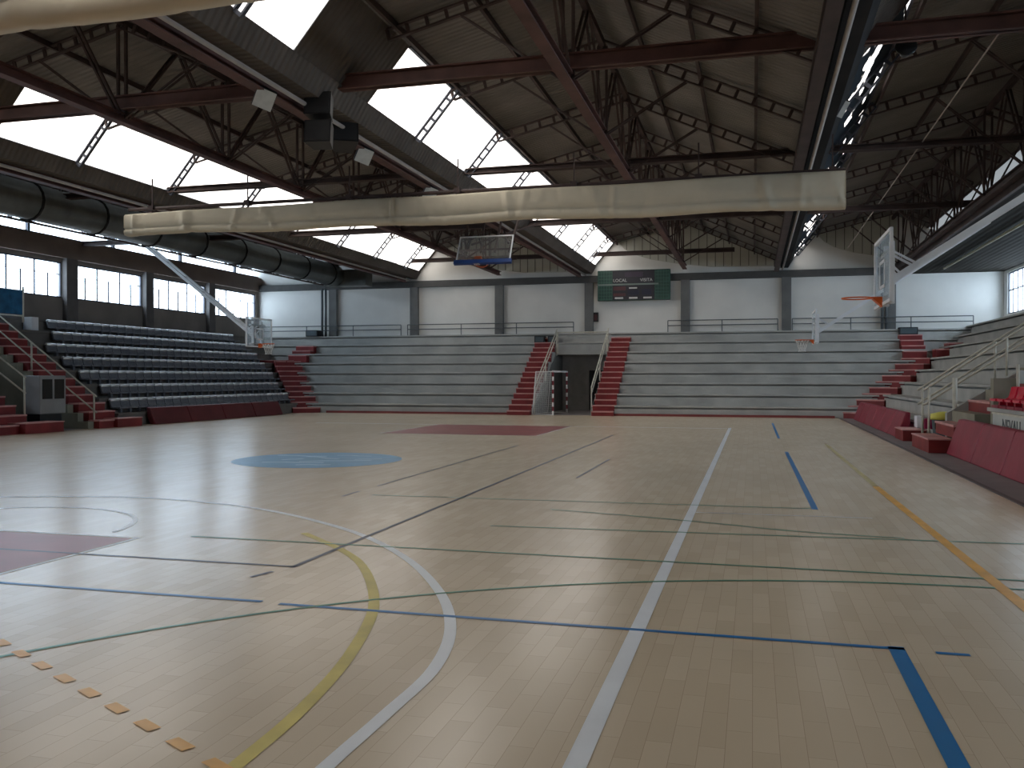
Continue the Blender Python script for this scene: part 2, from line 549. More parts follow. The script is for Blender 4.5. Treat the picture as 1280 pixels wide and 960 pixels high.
for i in range(0, len(ys), 2):
    if ys[i + 1] - ys[i] > 0.4:
        mb.box((XL, ys[i] + 0.02, 4.2), (XL + 0.22, ys[i + 1] - 0.02, 6.85))
struct('trim_4', mb, mat('dark_pier', (0.12, 0.11, 0.105), 0.9))
# left windows
wi = 0
for a, b in WIN_L:
    wi += 1
    fr = MB()
    x = XL - 0.12
    for t in ((a, WZ0, a + 0.06, WZ1), (b - 0.06, WZ0, b, WZ1)):
        fr.box((x, t[0], t[1]), (x + 0.08, t[2], t[3]))
    fr.box((x, a, WZ0), (x + 0.08, b, WZ0 + 0.06)).box((x, a, WZ1 - 0.06), (x + 0.08, b, WZ1))
    n = 6
    for k in range(1, n):
        yy = a + (b - a) * k / n
        fr.box((x + 0.01, yy - 0.03, WZ0), (x + 0.06, yy + 0.03, WZ1 if k % 2 == 0 else WZ0 + 1.0))
    fr.box((x + 0.01, a, WZ0 + 0.99), (x + 0.05, b, WZ0 + 1.012))
    o = struct('window_%d' % wi, fr, M_BLUESTEEL)
    struct('pane', MB().box((x + 0.02, a + 0.03, WZ0 + 0.03), (x + 0.03, b - 0.03, WZ1 - 0.03)), M_GLASS_W, o)
    portal((XL + 0.02, (a + b) / 2, (WZ0 + WZ1) / 2), (0, b - a, 0), (0, 0, WZ1 - WZ0), (1, 0, 0))
# strip window under the eave
wi += 1
fr = MB()
x = XL - 0.12
fr.box((x, Y0, SZ0), (x + 0.08, YW, SZ0 + 0.04)).box((x, Y0, SZ1 - 0.04), (x + 0.08, YW, SZ1))
yy = Y0
while yy < YW:
    fr.box((x - 0.02, yy - 0.06, SZ0 - 0.05), (x + 0.14, yy + 0.06, SZ1))
    yy += 5.05
o = struct('window_%d' % wi, fr, M_BLUESTEEL)
struct('pane', MB().box((x + 0.02, Y0 + .05, SZ0 + 0.02), (x + 0.03, YW - .05, SZ1 - 0.02)), M_GLASS_W, o)
portal((XL + 0.02, (Y0 + YW) / 2, (SZ0 + SZ1) / 2), (0, YW - Y0, 0), (0, 0, SZ1 - SZ0), (1, 0, 0))

# right wall
WIN_R = [(8, 12.4), (13, 17.4), (18, 22.4), (23, 27.4), (28, 32.4), (33, 37.4), (38, 42.4), (43, 47.4)]
RZ0, RZ1 = 4.75, 6.72
mb = MB()
mb.box((XR, Y0, -0.2), (XR + 0.3, YW, RZ0)).box((XR, Y0, RZ1), (XR + 0.3, YW, 7.6))
ys = [Y0] + [t for ab in WIN_R for t in ab] + [YW]
for i in range(0, len(ys), 2):
    mb.box((XR, ys[i], RZ0), (XR + 0.3, ys[i + 1], RZ1))
struct('wall_right', mb, M_WHITEWALL)
for a, b in WIN_R:
    wi += 1
    fr = MB()
    x = XR + 0.05
    fr.box((x, a, RZ0), (x + 0.08, a + 0.06, RZ1)).box((x, b - 0.06, RZ0), (x + 0.08, b, RZ1))
    fr.box((x, a, RZ0), (x + 0.08, b, RZ0 + 0.06)).box((x, a, RZ1 - 0.06), (x + 0.08, b, RZ1)).box((x, a, 5.85), (x + 0.06, b, 5.9))
    for k in range(1, 6):
        yy = a + (b - a) * k / 6
        fr.box((x + 0.01, yy - 0.025, RZ0), (x + 0.06, yy + 0.025, RZ1))
    o = struct('window_%d' % wi, fr, M_BLUESTEEL)
    struct('pane', MB().box((x + 0.02, a + 0.03, RZ0 + 0.03), (x + 0.03, b - 0.03, RZ1 - 0.03)), M_GLASS_W, o)
    portal((XR - 0.02, (a + b) / 2, (RZ0 + RZ1) / 2), (0, b - a, 0), (0, 0, RZ1 - RZ0), (-1, 0, 0))

# ---- roof sheets
def slab(p, q, y0, y1, t=0.06):
    (xa, za), (xb, zb) = p, q
    return MB().prism([(xa, y0, za), (xb, y0, zb), (xb, y0, zb + t), (xa, y0, za + t)], (0, y1 - y0, 0))


struct('ceiling', slab((XL - 0.35, 8.33), (-23.6, RIDGE_Z), Y0, YW), M_SHEET)
struct('ceiling', slab((-23.6, RIDGE_Z), (VAL[0], VZ), Y0, YW), M_SHEET)
GLZ = [(Y0, 15.0), (18.3, 47.75)]
for i, v in enumerate(VAL):
    nv = VAL[i + 1] if i < 2 else None
    struct('ceiling', slab((v + GL1[0], GL1[1]), (v + RIDGE_DX, RIDGE_Z), Y0, YW), M_SHEET)
    if nv:
        struct('ceiling', slab((v + RIDGE_DX, RIDGE_Z), (nv, VZ), Y0, YW), M_SHEET)
    # opaque corrugated stretch of the steep side
    p0, p1 = (v + GL0[0], GL0[1]), (v + GL1[0], GL1[1])
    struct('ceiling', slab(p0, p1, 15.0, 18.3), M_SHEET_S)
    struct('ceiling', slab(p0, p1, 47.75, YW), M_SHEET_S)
    # upstand under the glazing
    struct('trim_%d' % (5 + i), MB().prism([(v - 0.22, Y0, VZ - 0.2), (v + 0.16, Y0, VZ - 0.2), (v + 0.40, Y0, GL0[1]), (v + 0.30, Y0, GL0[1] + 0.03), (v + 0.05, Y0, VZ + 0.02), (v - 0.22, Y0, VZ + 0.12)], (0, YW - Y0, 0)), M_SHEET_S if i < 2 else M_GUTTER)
    for a, b in GLZ:
        wi += 1
        ha = MB()
        ha.bar((p0[0], a, p0[1]), (p0[0], b, p0[1]), 0.06, 0.06).bar((p1[0], a, p1[1]), (p1[0], b, p1[1]), 0.07, 0.07)
        n = max(1, round((b - a) / 4.05))
        for k in range(n + 1):
            yy = a + (b - a) * k / n
        o = struct('window_%d' % wi, ha, M_BLUESTEEL)
        gm = M_GLASS_G if i == 2 else M_GLASS
        struct('pane', slab((p0[0], p0[1]), (p1[0], p1[1]), a, b, 0.012), gm, o)
        c = ((p0[0] + p1[0]) / 2 + 0.02, (a + b) / 2, (p0[1] + p1[1]) / 2 - 0.02)
        portal(c, (0, b - a, 0), (p1[0] - p0[0], 0, p1[1] - p0[1]), (1, 0, -0.65))
# last slope: sheet, milky strip, sheet
v = VAL[2]
def lastz(x):
    return RIDGE_Z + (7.55 - RIDGE_Z) * (x - (v + RIDGE_DX)) / (XR - (v + RIDGE_DX))
struct('ceiling', slab((v + RIDGE_DX, RIDGE_Z), (8.25, lastz(8.25)), Y0, YW), M_SHEET)
struct('ceiling', slab((9.6, lastz(9.6)), (XR + 0.3, lastz(XR + 0.3)), Y0, YW), M_SHEET)
wi += 1
o = struct('window_%d' % wi, MB().bar((8.25, Y0, lastz(8.25)), (8.25, YW, lastz(8.25)), 0.08).bar((9.6, Y0, lastz(9.6)), (9.6, YW, lastz(9.6)), 0.08), M_STEEL_D)
struct('pane', slab((8.25, lastz(8.25)), (9.6, lastz(9.6)), Y0, YW, 0.02), M_FROST, o)
portal((8.92, (Y0 + YW) / 2, lastz(8.92) - 0.04), (0, YW - Y0, 0), (1.35, 0, lastz(9.6) - lastz(8.25)), (-.4, 0, -1))
# low board ceiling over the stand beside the windows
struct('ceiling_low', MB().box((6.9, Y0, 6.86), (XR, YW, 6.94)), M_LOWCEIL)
struct('trim_9', MB().box((6.82, Y0, 6.84), (6.92, YW, 7.12)), M_STEEL_D)

# ---- far wall dressing
PIL = [-23.57, -18.55, -13.55, -8.53, -3.43, 1.63, 6.56]
mb = MB()
for px in PIL:
    mb.box((px - 0.23, YW - 0.25, 3.9), (px + 0.23, YW + 0.1, 7.0))
for k, px in enumerate(PIL):
    struct('pillar', MB().box((px - 0.23, YW - 0.25, 4.12), (px + 0.23, YW + 0.05, 6.85)), M_PILL)
struct('trim_10', MB().box((XL, YW - 0.3, 6.85), (6.9, YW, 7.2)), mat('dark_grey_beam_paint', (0.075, 0.073, 0.07), 0.8))
for i, v in enumerate(VAL):
    xe = (VAL[i + 1] if i < 2 else 6.85)
    ze = VZ if i < 2 else 9.7
    top = [(v + RIDGE_DX, RIDGE_Z - 0.03)]
    low = [(v + 1.6, 8.95), (v + 1.9, 8.6), (v + 2.4, 8.3), (v + 3.3, 8.0), (v + 4.6, 7.75), (v + 6.5, 7.5)]
    if i < 2:
        pl = low + [(xe - 0.15, 7.45)] + [(xe - 0.15, VZ + 0.02)] + top
    else:
        pl = low[:5] + [(xe, 7.55), (xe, 9.72)] + top
    mbp = MB().prism([(a, YW - 0.05, b) for a, b in pl], (0, 0.05, 0))
    ribs = MB()
    xx = v + 1.6
    while xx < xe - 0.3:      # standing ribs of the cladding
        pts = pl
        def zlow(x):
            for (a, b), (c, d) in zip(low, low[1:] + [(xe, 7.5)]):
                if a <= x <= c:
                    return b + (d - b) * (x - a) / (c - a)
            return 7.5
        zt = GL1[1] + (RIDGE_Z - GL1[1]) * (xx - v - GL1[0]) / (RIDGE_DX - GL1[0]) if xx < v + RIDGE_DX else RIDGE_Z + ((VZ if i < 2 else 7.55) - RIDGE_Z) * (xx - v - RIDGE_DX) / (10.1 - RIDGE_DX)
        if zt - 0.05 > zlow(xx) + 0.05:
            ribs.box((xx - 0.02, YW - 0.062, zlow(xx) + 0.02), (xx + 0.02, YW - 0.05, zt - 0.05))
        xx += 0.42
    o = struct('wall_cladding', mbp, M_CLAD)
    struct('seam', ribs, M_SEAM, o)

# ================================================================== ROOF STEELWORK
BAY = ['over the grey seats', 'between the two bright skylights', 'above the scoreboard', 'above the cream handrails']
CHZ = [7.0, 7.48, 7.5, 7.1]
MID = [-23.6, VAL[0] + RIDGE_DX, VAL[1] + RIDGE_DX, VAL[2] + RIDGE_DX]
FR = [13.0 + 4.05 * k for k in range(9)]


def ladder(p, q, depth, fl_w=0.06, step=0.42):
    """lattice rafter: two flanges in a vertical plane with paired battens"""
    mb = MB()
    p, q = Vector(p), Vector(q)
    d = q - p
    n = Vector((0, 1, 0)).cross(d).normalized()
    if n.z > 0:
        n = -n
    a, b = p + n * 0.03, q + n * 0.03
    a2, b2 = p + n * depth, q + n * depth
    mb.bar(a, b, 0.09, 0.035, n).bar(a2, b2, 0.09, 0.035, n)
    L = d.length
    k = max(2, int(L / step))
    for i in range(k + 1):
        t = i / k
        wd = 0.07
        mb.bar(a.lerp(b, t), a2.lerp(b2, t), wd, 0.05, (0, 1, 0))
    return mb


def truss(bay, y, label, group):
    t = thing('roof_truss', label, 'roof truss', (MID[bay], y, CHZ[bay]), group)
    mx = MID[bay]
    RT = (mx, y, RIDGE_Z - 0.1)
    if bay == 0:
        lf = (XL + 0.05, y, 8.32)
        rg = (VAL[0] - 0.3, y, VZ + 0.06)
        ladder(lf, RT, 0.26).build('rafter', M_STEEL_D, t)
    else:
        v = VAL[bay - 1]
        lf = (v + GL1[0], y, GL1[1] - 0.08)
        rg = (VAL[bay] - 0.3, y, VZ + 0.06) if bay < 3 else (8.0, y, lastz(8.0) - 0.08)
        ladder(lf, RT, 0.26).build('rafter', M_STEEL_D, t)
        if y > 18.3 or y < 15:
            ladder((v + GL0[0] + 0.03, y, GL0[1]), (v + GL1[0] + 0.03, y, GL1[1]), 0.20, step=0.27).build('glazing_rafter', M_BLUESTEEL, t)
    ladder(RT, rg, 0.26).build('rafter', M_STEEL_D, t)
    kp = MB()
    for dx in (-0.1, 0.1):
        kp.bar((mx + dx, y, CHZ[bay]), (mx + dx, y, RIDGE_Z - 0.3), 0.06)
    kp.build('king_post', M_STEEL_D, t)
    lm = Vector(lf).lerp(Vector(RT), 0.42 if bay else 0.5)
    rm = Vector(RT).lerp(Vector(rg), 0.42 if bay < 3 else 0.8)
    for pt in (lm, rm):
        b = MB()
        base = Vector((mx, y, CHZ[bay]))
        dirx = 0.12 if pt.x > mx else -0.12
        b.bar(base + Vector((dirx, 0.06, 0)), pt - Vector((0, -0.06, 0.28)), 0.035).bar(base + Vector((dirx, -0.06, 0)), pt - Vector((0, 0.06, 0.28)), 0.035)
        b.build('brace', M_STEEL_D, t)
    return t


for bay in range(4):
    for k, y in enumerate(reversed(FR)):
        truss(bay, y, 'dark lattice roof truss %s, %s from the far wall' % (BAY[bay], nth(k + 1)), 'lattice roof trusses')

# ridge girders running down the hall
for bay in range(4):
    mx, z = MID[bay], CHZ[bay]
    g = thing('ridge_girder', 'long girder with zigzag braces along the ridge %s' % BAY[bay], 'roof girder', (mx, Y0, z), 'roof girders under the ridges')
    c = MB()
    if bay == 0:
        c.box((mx - 0.06, Y0, z - 0.03), (mx + 0.06, YW - 0.3, z + 0.03))
    else:
        c.box((mx - 0.11, Y0, z - 0.11), (mx + 0.11, YW - 0.3, z - 0.08)).box((mx - 0.11, Y0, z + 0.08), (mx + 0.11, YW - 0.3, z + 0.11)).box((mx - 0.02, Y0, z - 0.1), (mx + 0.02, YW - 0.3, z + 0.1))
    c.build('bottom_chord', M_STEEL if bay in (1, 2) else M_STEEL_D, g)
    MB().bar((mx, Y0, RIDGE_Z - 0.22), (mx, YW - 0.1, RIDGE_Z - 0.22), 0.12, 0.16).build('top_chord', M_STEEL_D, g)
    for y in FR[:-1]:
        m2 = MB()
        for (ya, yb) in ((y + 0.1, y + 1.9), (y + 3.95, y + 2.15)):
            for dx in (-0.05, 0.05):
                m2.bar((mx + dx, ya, z + 0.08), (mx + dx, yb, RIDGE_Z - 0.3), 0.05)
        m2.build('web_brace', M_STEEL_D, g)

# purlins
PUR = {0: [(-26.0, 9.05), (-22.4, 9.25), (-20.6, 8.42)]}
for b in (1, 2, 3):
    v = VAL[b - 1]
    w10 = (VAL[b] if b < 3 else XR)
    L = [(v + 1.55, GL1[1] - 0.05), (v + 3.2, GL1[1] + (RIDGE_Z - GL1[1]) * (3.2 - GL1[0]) / (RIDGE_DX - GL1[0]) - 0.1)]
    for t in (0.2, 0.45, 0.7):
        xx = v + RIDGE_DX + (w10 - v - RIDGE_DX) * t
        zz = RIDGE_Z + ((VZ if b < 3 else 7.55) - RIDGE_Z) * t - 0.1
        if b == 3 and xx > 8.2:
            continue
        L.append((xx, zz))
    PUR[b] = L
for b, L in PUR.items():
    for k, (px, pz) in enumerate(L):
        tag(MB().bar((px, Y0, pz), (px, YW - 0.12, pz), 0.07, 0.13).build('roof_purlin', M_STEEL_D),
            'dark roof purlin %s, %s from the grey seats side' % (BAY[b], nth(k + 1)), 'purlin', 'roof purlins')

# valley girders, rusty red, below each gutter
VN = ['beside the skylight nearest the grey seat rows', 'beside the middle skylight', 'beside the grimy skylight by the handrails']
for i, v in enumerate(VAL):
    mb = MB()
    x, z = v - 0.42, 7.28
    mb.box((x - 0.12, Y0, z - 0.14), (x + 0.12, YW - 0.3, z - 0.11)).box((x - 0.12, Y0, z + 0.11), (x + 0.12, YW - 0.3, z + 0.14)).box((x - 0.02, Y0, z - 0.12), (x + 0.02, YW - 0.3, z + 0.12))
    tag(mb.build('valley_girder', M_STEEL if i < 2 else M_STEEL_D), 'rusty steel girder under the roof gutter ' + VN[i], 'roof girder', 'girders along the roof valleys')
    mb = MB().tube([(x + 0.3, Y0, z - 0.05), (x + 0.3, YW - 0.4, z - 0.05)], 0.045, 8)
    tag(mb.build('conduit_pipe', M_CABLE, smooth=True), 'thin pale conduit pipe running along the girder ' + VN[i], 'pipe', 'conduits along the roof valleys')

# tie beams across the hall
TB = [(8.95, 0.30, 7.85), (17.0, 0.30, 7.80), (25.2, 0.17, 7.78), (33.25, 0.2, 7.6), (46.0, 0.2, 8.1)]
for k, (y, h, z) in enumerate(reversed(TB)):
    mb = MB()
    w2 = 0.13
    x0, x1 = XL, (XR if z > 7.4 else XR)
    z1 = z + h / 2
    x1 = 7.9 if y < 45 else -0.9
    tm = M_STEEL if y < 20 else M_STEEL_D
    mb.box((x0, y - w2, z - h / 2), (x1, y + w2, z - h / 2 + 0.03)).box((x0, y - w2, z1 - 0.03), (x1, y + w2, z1)).box((x0, y - 0.03, z - h / 2), (x1, y + 0.03, z1))
    tag(mb.build('tie_beam', tm), 'rusty red steel tie beam crossing the whole hall, %s from the far end wall' % nth(k + 1), 'tie beam', 'tie beams across the hall')

# big duct
d = thing('ventilation_duct', 'fat grey ventilation duct hung under the roof beside the grey seat rows', 'duct', (-22.6, 20, 7.45))
MB().tube([(-22.6, Y0, 7.45), (-22.6, 46.0, 7.45)], 0.60, 16).build('duct_body', M_DUCT, d, smooth=True)
for yy in range(0, 46, 3):
    MB().tube([(-22.6, yy, 7.45), (-22.6, yy + 0.08, 7.45)], 0.64, 16).build('collar', M_GUTTER, d)
MB().box((-23.25, 46.0, 6.86), (-20.7, 46.9, 7.75)).build('end_box', M_DUCT, d)

# ceiling pipe under the low ceiling
tag(MB().tube([(8.45, Y0, 6.76), (8.45, 45, 6.76)], 0.05, 8).build('ceiling_pipe', M_PIPE, smooth=True), 'long yellowish pipe under the dark low ceiling', 'pipe')
# wires
tag(MB().tube([(4.2, 17.6, 7.86), (4.2, 31, 7.80), (4.2, 44, 7.72)], 0.018, 6).build('stay_wire', M_CABLE), 'thin pale wire slanting past the near basketball board', 'wire')
pts = []
random.seed(3)
for k in range(40):
    y = 10 + k * 0.62
    pts.append((VAL[1] + 1.2 + 0.05 * math.sin(k * 0.9), y, 9.02 + 0.16 * math.sin(k * 0.55) + 0.05 * random.random()))
tag(MB().tube(pts, 0.022, 6).build('hanging_cable', M_CABLE, smooth=True), 'wavy pale cable along the upper edge of the middle skylight', 'cable')

# ================================================================== STANDS
TIER_D, N_T = 0.86, 8


def tz(i):
    return 0.47 + 0.52 * i


FY0 = 41.1
LX0, LD = -22.1, 0.82
RX0, RD = 4.72, 0.76
TUN0, TUN1 = -10.02, -7.2


def far_tier(parent, x0, x1, i, zb=0.0):
    y0 = FY0 + TIER_D * i
    y1 = min(FY0 + TIER_D * (i + 1), YW) if i < N_T - 1 else YW - 0.02
    mb = MB().box((x0, y0, zb), (x1, y1, tz(i) - 0.14)).box((x0, y0 - 0.05, tz(i) - 0.075), (x1, y1, tz(i)))
    mb.box((x0, y0 + 0.16, tz(i) - 0.15), (x1, y1, tz(i) - 0.07))
    return mb.build('tier', M_CONC, parent)


sa = thing('concrete_stand', 'grey concrete far terrace between the grey seats and the tunnel', 'stand', (-16, FY0, 0), 'concrete terraces')
sb = thing('concrete_stand', 'grey concrete far terrace below the scoreboard and behind the basketball boards', 'stand', (-1, FY0, 0), 'concrete terraces')
for i in range(N_T):
    xl = LX0 - LD * i
    xr = RX0 + RD * i
    if i <= 5:
        far_tier(sa, xl, TUN0, i)
        far_tier(sb, TUN1, xr, i)
    else:
        far_tier(sa, xl, TUN0, i)
        far_tier(sb, TUN1, xr, i)
# bridge over the tunnel
lt = thing('tunnel_lintel', 'grey concrete beam over the dark player tunnel at the far end', 'lintel', (-8.6, 46.5, 2.9))
for i in (6, 7):
    y0 = FY0 + TIER_D * i
    y1 = FY0 + TIER_D * (i + 1) if i == 6 else YW - 0.02
    MB().box((TUN0, y0, 2.95), (TUN1, y1, tz(i) - 0.09)).box((TUN0, y0 - 0.04, tz(i) - 0.075), (TUN1, y1, tz(i))).build('tier', M_CONC, lt)
# tunnel back: dark doorway in a shaded wall
MBd = MB().box((TUN0 + 0.02, YW - 0.12, 0.0), (-8.55, YW - 0.02, 2.94)).box((-7.75, YW - 0.12, 0.0), (TUN1 - 0.02, YW - 0.02, 2.94)).box((-8.55, YW - 0.12, 2.15), (-7.75, YW - 0.02, 2.94))
struct('wall_tunnel', MBd, mat('tunnel_grey', (0.42, 0.42, 0.41), 0.8))
o = struct('door_1', MB().box((-8.53, YW - 0.07, 0.0), (-7.77, YW - 0.03, 2.14)), M_BLACK)
struct('door_handle', MB().tube([(-8.43, YW - 0.08, 1.0), (-8.43, YW - 0.13, 1.0), (-8.31, YW - 0.13, 1.0)], 0.012, 6), M_RAIL, o)
_side = lambda x: [(x, 41.15, 0), (x, YW - 0.13, 0), (x, YW - 0.13, 2.94), (x, 46.3, 2.94), (x, 41.15, 0.35)]
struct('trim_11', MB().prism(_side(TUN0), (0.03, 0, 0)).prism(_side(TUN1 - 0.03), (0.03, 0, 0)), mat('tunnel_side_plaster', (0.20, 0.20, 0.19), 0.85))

# left stand
sl = thing('concrete_stand', 'terrace carrying the rows of grey seats below the bright windows', 'stand', (-24, 34, 0), 'concrete terraces')
LY0 = 27.6
for i in range(N_T):
    x1 = LX0 - LD * i
    x0 = LX0 - LD * (i + 1) if i < N_T - 1 else XL + 0.03
    y1 = FY0 + TIER_D * i if i else FY0
    yb = FY0 + TIER_D * (i + 1) if i < N_T - 1 else YW - 0.03
    mb = MB().box((x0, LY0, 0), (x1, y1 + (0 if i else 0), tz(i) - 0.09)).box((x0, LY0, tz(i) - 0.08), (x1 + 0.05, y1, tz(i)))
    mb.box((x0, y1 + 0.001, 0), (x1 - 0.0, yb - 0.06, tz(i) - 0.002))
    mb.build('tier', M_CONC_D, sl)  # darker concrete paints in the shade behind and under the seats

# right stand
sr = thing('concrete_stand', 'grey concrete terrace beside the court, beyond the two cream handrails', 'stand', (7, 34, 0), 'concrete terraces')
RY0 = 26.3


def rz(i):
    return 0.48 + 0.54 * i


for i in range(N_T):
    x0 = RX0 + RD * i
    x1 = RX0 + RD * (i + 1) if i < N_T - 1 else XR - 0.03
    yb = FY0 + TIER_D * (i + 1) - 0.06 if i < N_T - 1 else YW - 0.03
    mb = MB().box((x0, RY0, 0), (x1, yb, rz(i) - 0.14)).box((x0 - 0.05, RY0, rz(i) - 0.075), (x1, yb, rz(i))).box((x0 + 0.16, RY0, rz(i) - 0.15), (x1, yb, rz(i) - 0.07))
    mb.build('tier', M_CONC, sr)


# ---- stairs of red steps
def step(parent, x0, x1, y0, y1, z0, z1, m=None, rot=None, tread=0.03):
    if rot is None:
        MB().box((x0, y0, z0), (x1, y1, z1)).build('step', M_RED, parent, bevel=0)
        return
    mtx = Matrix.Translation(rot[0]) @ Matrix.Rotation(rot[1], 4, 'Z')
    MB().box((x0, y0, z0), (x1, y1, z1), mtx).build('step', M_RED, parent)


def red_step(parent, mb_body, mb_tread):
    o = mb_body.build('step', M_RED, parent)
    t = mb_tread.build('tread', M_REDT, o)
    t['label'] = 'paler top of the step'


def far_stair(x0, x1, label):
    st = thing('red_stairs', label, 'stairs', ((x0 + x1) / 2, 41, 0), 'red stair flights')
    for k in range(15):
        i = k // 2
        if k % 2 == 0:
            y0, y1, z = FY0 + TIER_D * i - 0.43, FY0 + TIER_D * i - 0.06, tz(i) - 0.26
        else:
            y0, y1, z = FY0 + TIER_D * i - 0.055, FY0 + TIER_D * i + 0.37, tz(i) + 0.015
        z0 = max(0.0, z - 0.27)
        red_step(st, MB().box((x0, y0, z0), (x1, y1 + (0.0 if k % 2 else 0.0), z - 0.05)), MB().box((x0 - 0.01, y0 - 0.02, z - 0.05), (x1 + 0.01, y1, z)))
    return st


far_stair(-11.15, -10.06, 'straight flight of red steps climbing the far terrace on the goal side of the tunnel')
far_stair(-7.15, -6.15, 'straight flight of red steps climbing the far terrace on the scoreboard side of the tunnel')


def corner_stair(px, py, dx, dy, label, n=10, wid=1.35):
    st = thing('red_stairs', label, 'stairs', (px, py, 0), 'red stair flights')
    d = Vector((dx, dy)).normalized()
    ang = math.atan2(d.y, d.x) - math.pi / 2
    for k in range(n):
        t = 0.53 * k
        z = 0.265 * (k + 1)
        c = Vector((px + d.x * t, py + d.y * t, 0))
        mtx = Matrix.Translation(c) @ Matrix.Rotation(ang, 4, 'Z')
        red_step(st, MB().box((-wid / 2, 0, max(0, z - 0.5)), (wid / 2, 1.1, z - 0.05), mtx), MB().box((-wid / 2 - 0.01, -0.02, z - 0.05), (wid / 2 + 0.01, 0.55, z), mtx))
    e = Vector((px + d.x * 0.53 * n, py + d.y * 0.53 * n))
    return st, e


st, e = corner_stair(-21.45, 40.6, -0.64, 0.77, 'red steps climbing the far corner next to the grey seats')
# two short branches at its head
for k in range(3):
    z = 2.72 + 0.27 * (k + 1)
    red_step(st, MB().box((e.x - 0.1, e.y + 0.4 + 0.43 * k, z - 0.4), (e.x + 1.0, e.y + 1.0 + 0.43 * k, z - 0.05)), MB().box((e.x - 0.1, e.y + 0.38 + 0.43 * k, z - 0.05), (e.x + 1.0, e.y + 0.9 + 0.43 * k, z)))
red_step(st, MB().box((e.x - 1.9, e.y - 0.5, 2.4), (e.x + 0.3, e.y + 0.3, 2.68)), MB().box((e.x - 1.9, e.y - 0.52, 2.68), (e.x + 0.3, e.y + 0.3, 2.70)))
st, e = corner_stair(4.2, 40.75, 0.62, 0.785, 'red steps climbing the far corner beside the red wall pads and handrails')
for k in range(4):
    z = 2.72 + 0.27 * (k + 1)
    red_step(st, MB().box((e.x - 0.75, e.y + 0.1 + 0.4 * k, z - 0.4), (e.x + 0.25, e.y + 0.7 + 0.4 * k, z - 0.05)), MB().box((e.x - 0.76, e.y + 0.08 + 0.4 * k, z - 0.05), (e.x + 0.26, e.y + 0.55 + 0.4 * k, z)))
for k in range(2):
    z = 2.78 + 0.27 * (k + 1)
    red_step(st, MB().box((e.x + 0.5 + 0.5 * k, e.y - 0.75, z - 0.5), (e.x + 1.3 + 0.5 * k, e.y + 0.25, z - 0.05)), MB().box((e.x + 0.48 + 0.5 * k, e.y - 0.77, z - 0.05), (e.x + 1.1 + 0.5 * k, e.y + 0.26, z)))

# stair at the near end of the grey seats
st = thing('red_stairs', 'red steps beside the near end of the grey seat rows', 'stairs', (-22, 27, 0), 'red stair flights')
for k in range(14):
    x1 = -21.75 - 0.42 * k
    z = 0.29 * (k + 1)
    red_step(st, MB().box((x1 - 0.55, 26.25, max(0, z - 0.32)), (x1, 27.55, z - 0.05)), MB().box((x1 - 0.44, 26.24, z - 0.05), (x1 + 0.02, 27.56, z)))
mb = MB()
for k in range(14):
    x1 = -21.95 - 0.42 * k
    mb.box((x1 - 0.42, 25.95, 0), (x1, 26.22, 0.29 * (k + 1) - 0.05))
tag(mb.build('stair_side_wall', M_OLIVE), 'stepped olive wall carrying the red steps beside the grey seats', 'wall')


def handrail(label, y, x0, z0, x1, z1, gap, posts, hgt=1.0, group='cream handrails', m=None, r=0.028, zb=None):
    h = thing('handrail', label, 'handrail', (x0, y, 0), group)
    m = m or M_RAIL
    MB().tube([(x0, y, z0), (x1, y, z1)], r, 8).build('top_rail', m, h, smooth=True)
    MB().tube([(x0, y, z0 - gap), (x1, y, z1 - gap)], r, 8).build('mid_rail', m, h, smooth=True)
    for px, pb in posts:
        zt = z0 + (z1 - z0) * (px - x0) / (x1 - x0)
        MB().tube([(px, y, pb), (px, y, zt)], r * 1.1, 8).build('post', m, h, smooth=True)
    return h


handrail('pale handrail climbing beside the red steps at the near end of the grey seats', 26.3, -21.9, 1.10, -27.6, 5.1, 0.55, [(-22.0, 0.1), (-24.6, 1.9), (-27.5, 3.9)])

# right hand-side stair
st = thing('red_stairs', 'red steps between the cream handrails and the red plastic seats', 'stairs', (4.6, 24, 0), 'red stair flights')
for i in range(8):
    xf = 4.86 + RD * i
    MB().box((xf, 22.45, 0), (xf + RD, 24.85, rz(i) + 0.44)).build('landing', M_OLIVE, st)
    z = rz(i) + 0.18
    red_step(st, MB().box((xf - 0.38, 22.7, max(0.02, z - 0.30)), (xf - 0.01, 24.85, z - 0.05)), MB().box((xf - 0.40, 22.68, z - 0.05), (xf - 0.005, 24.86, z)))
mb = MB().prism([(4.75, 24.9, 0), (11, 24.9, 0), (11, 24.9, 4.9), (4.75, 24.9, 0.85)], (0, 0.22, 0))
tag(mb.build('stair_side_wall', M_CONC), 'sloping grey wall under the cream handrails', 'wall')
tag(MB().box((5.15, 22.05, 0), (5.66, 22.3, 1.74)).build('olive_side_wall', M_OLIVE), 'olive plaster wall beside the red plastic seats', 'wall')
handrail('cream two-bar handrail nearer the far terrace, over the concrete steps', 26.1, 4.25, 1.42, 10.2, 5.50, 0.38, [(4.38, 0.0), (6.13, 1.6), (8.2, 2.9), (10.1, 4.2)])
handrail('cream two-bar handrail nearer the red plastic seats, over the concrete steps', 25.25, 4.25, 1.42, 10.2, 5.50, 0.38, [(4.39, 0.0), (6.2, 1.8), (8.3, 3.2)])
h = MB().tube([(4.95, 25.0, 0.0), (4.95, 25.0, 1.75)], 0.055, 10)
tag(h.build('rail_post', M_RAIL, smooth=True), 'thick cream post standing alone at the foot of the concrete steps', 'post')

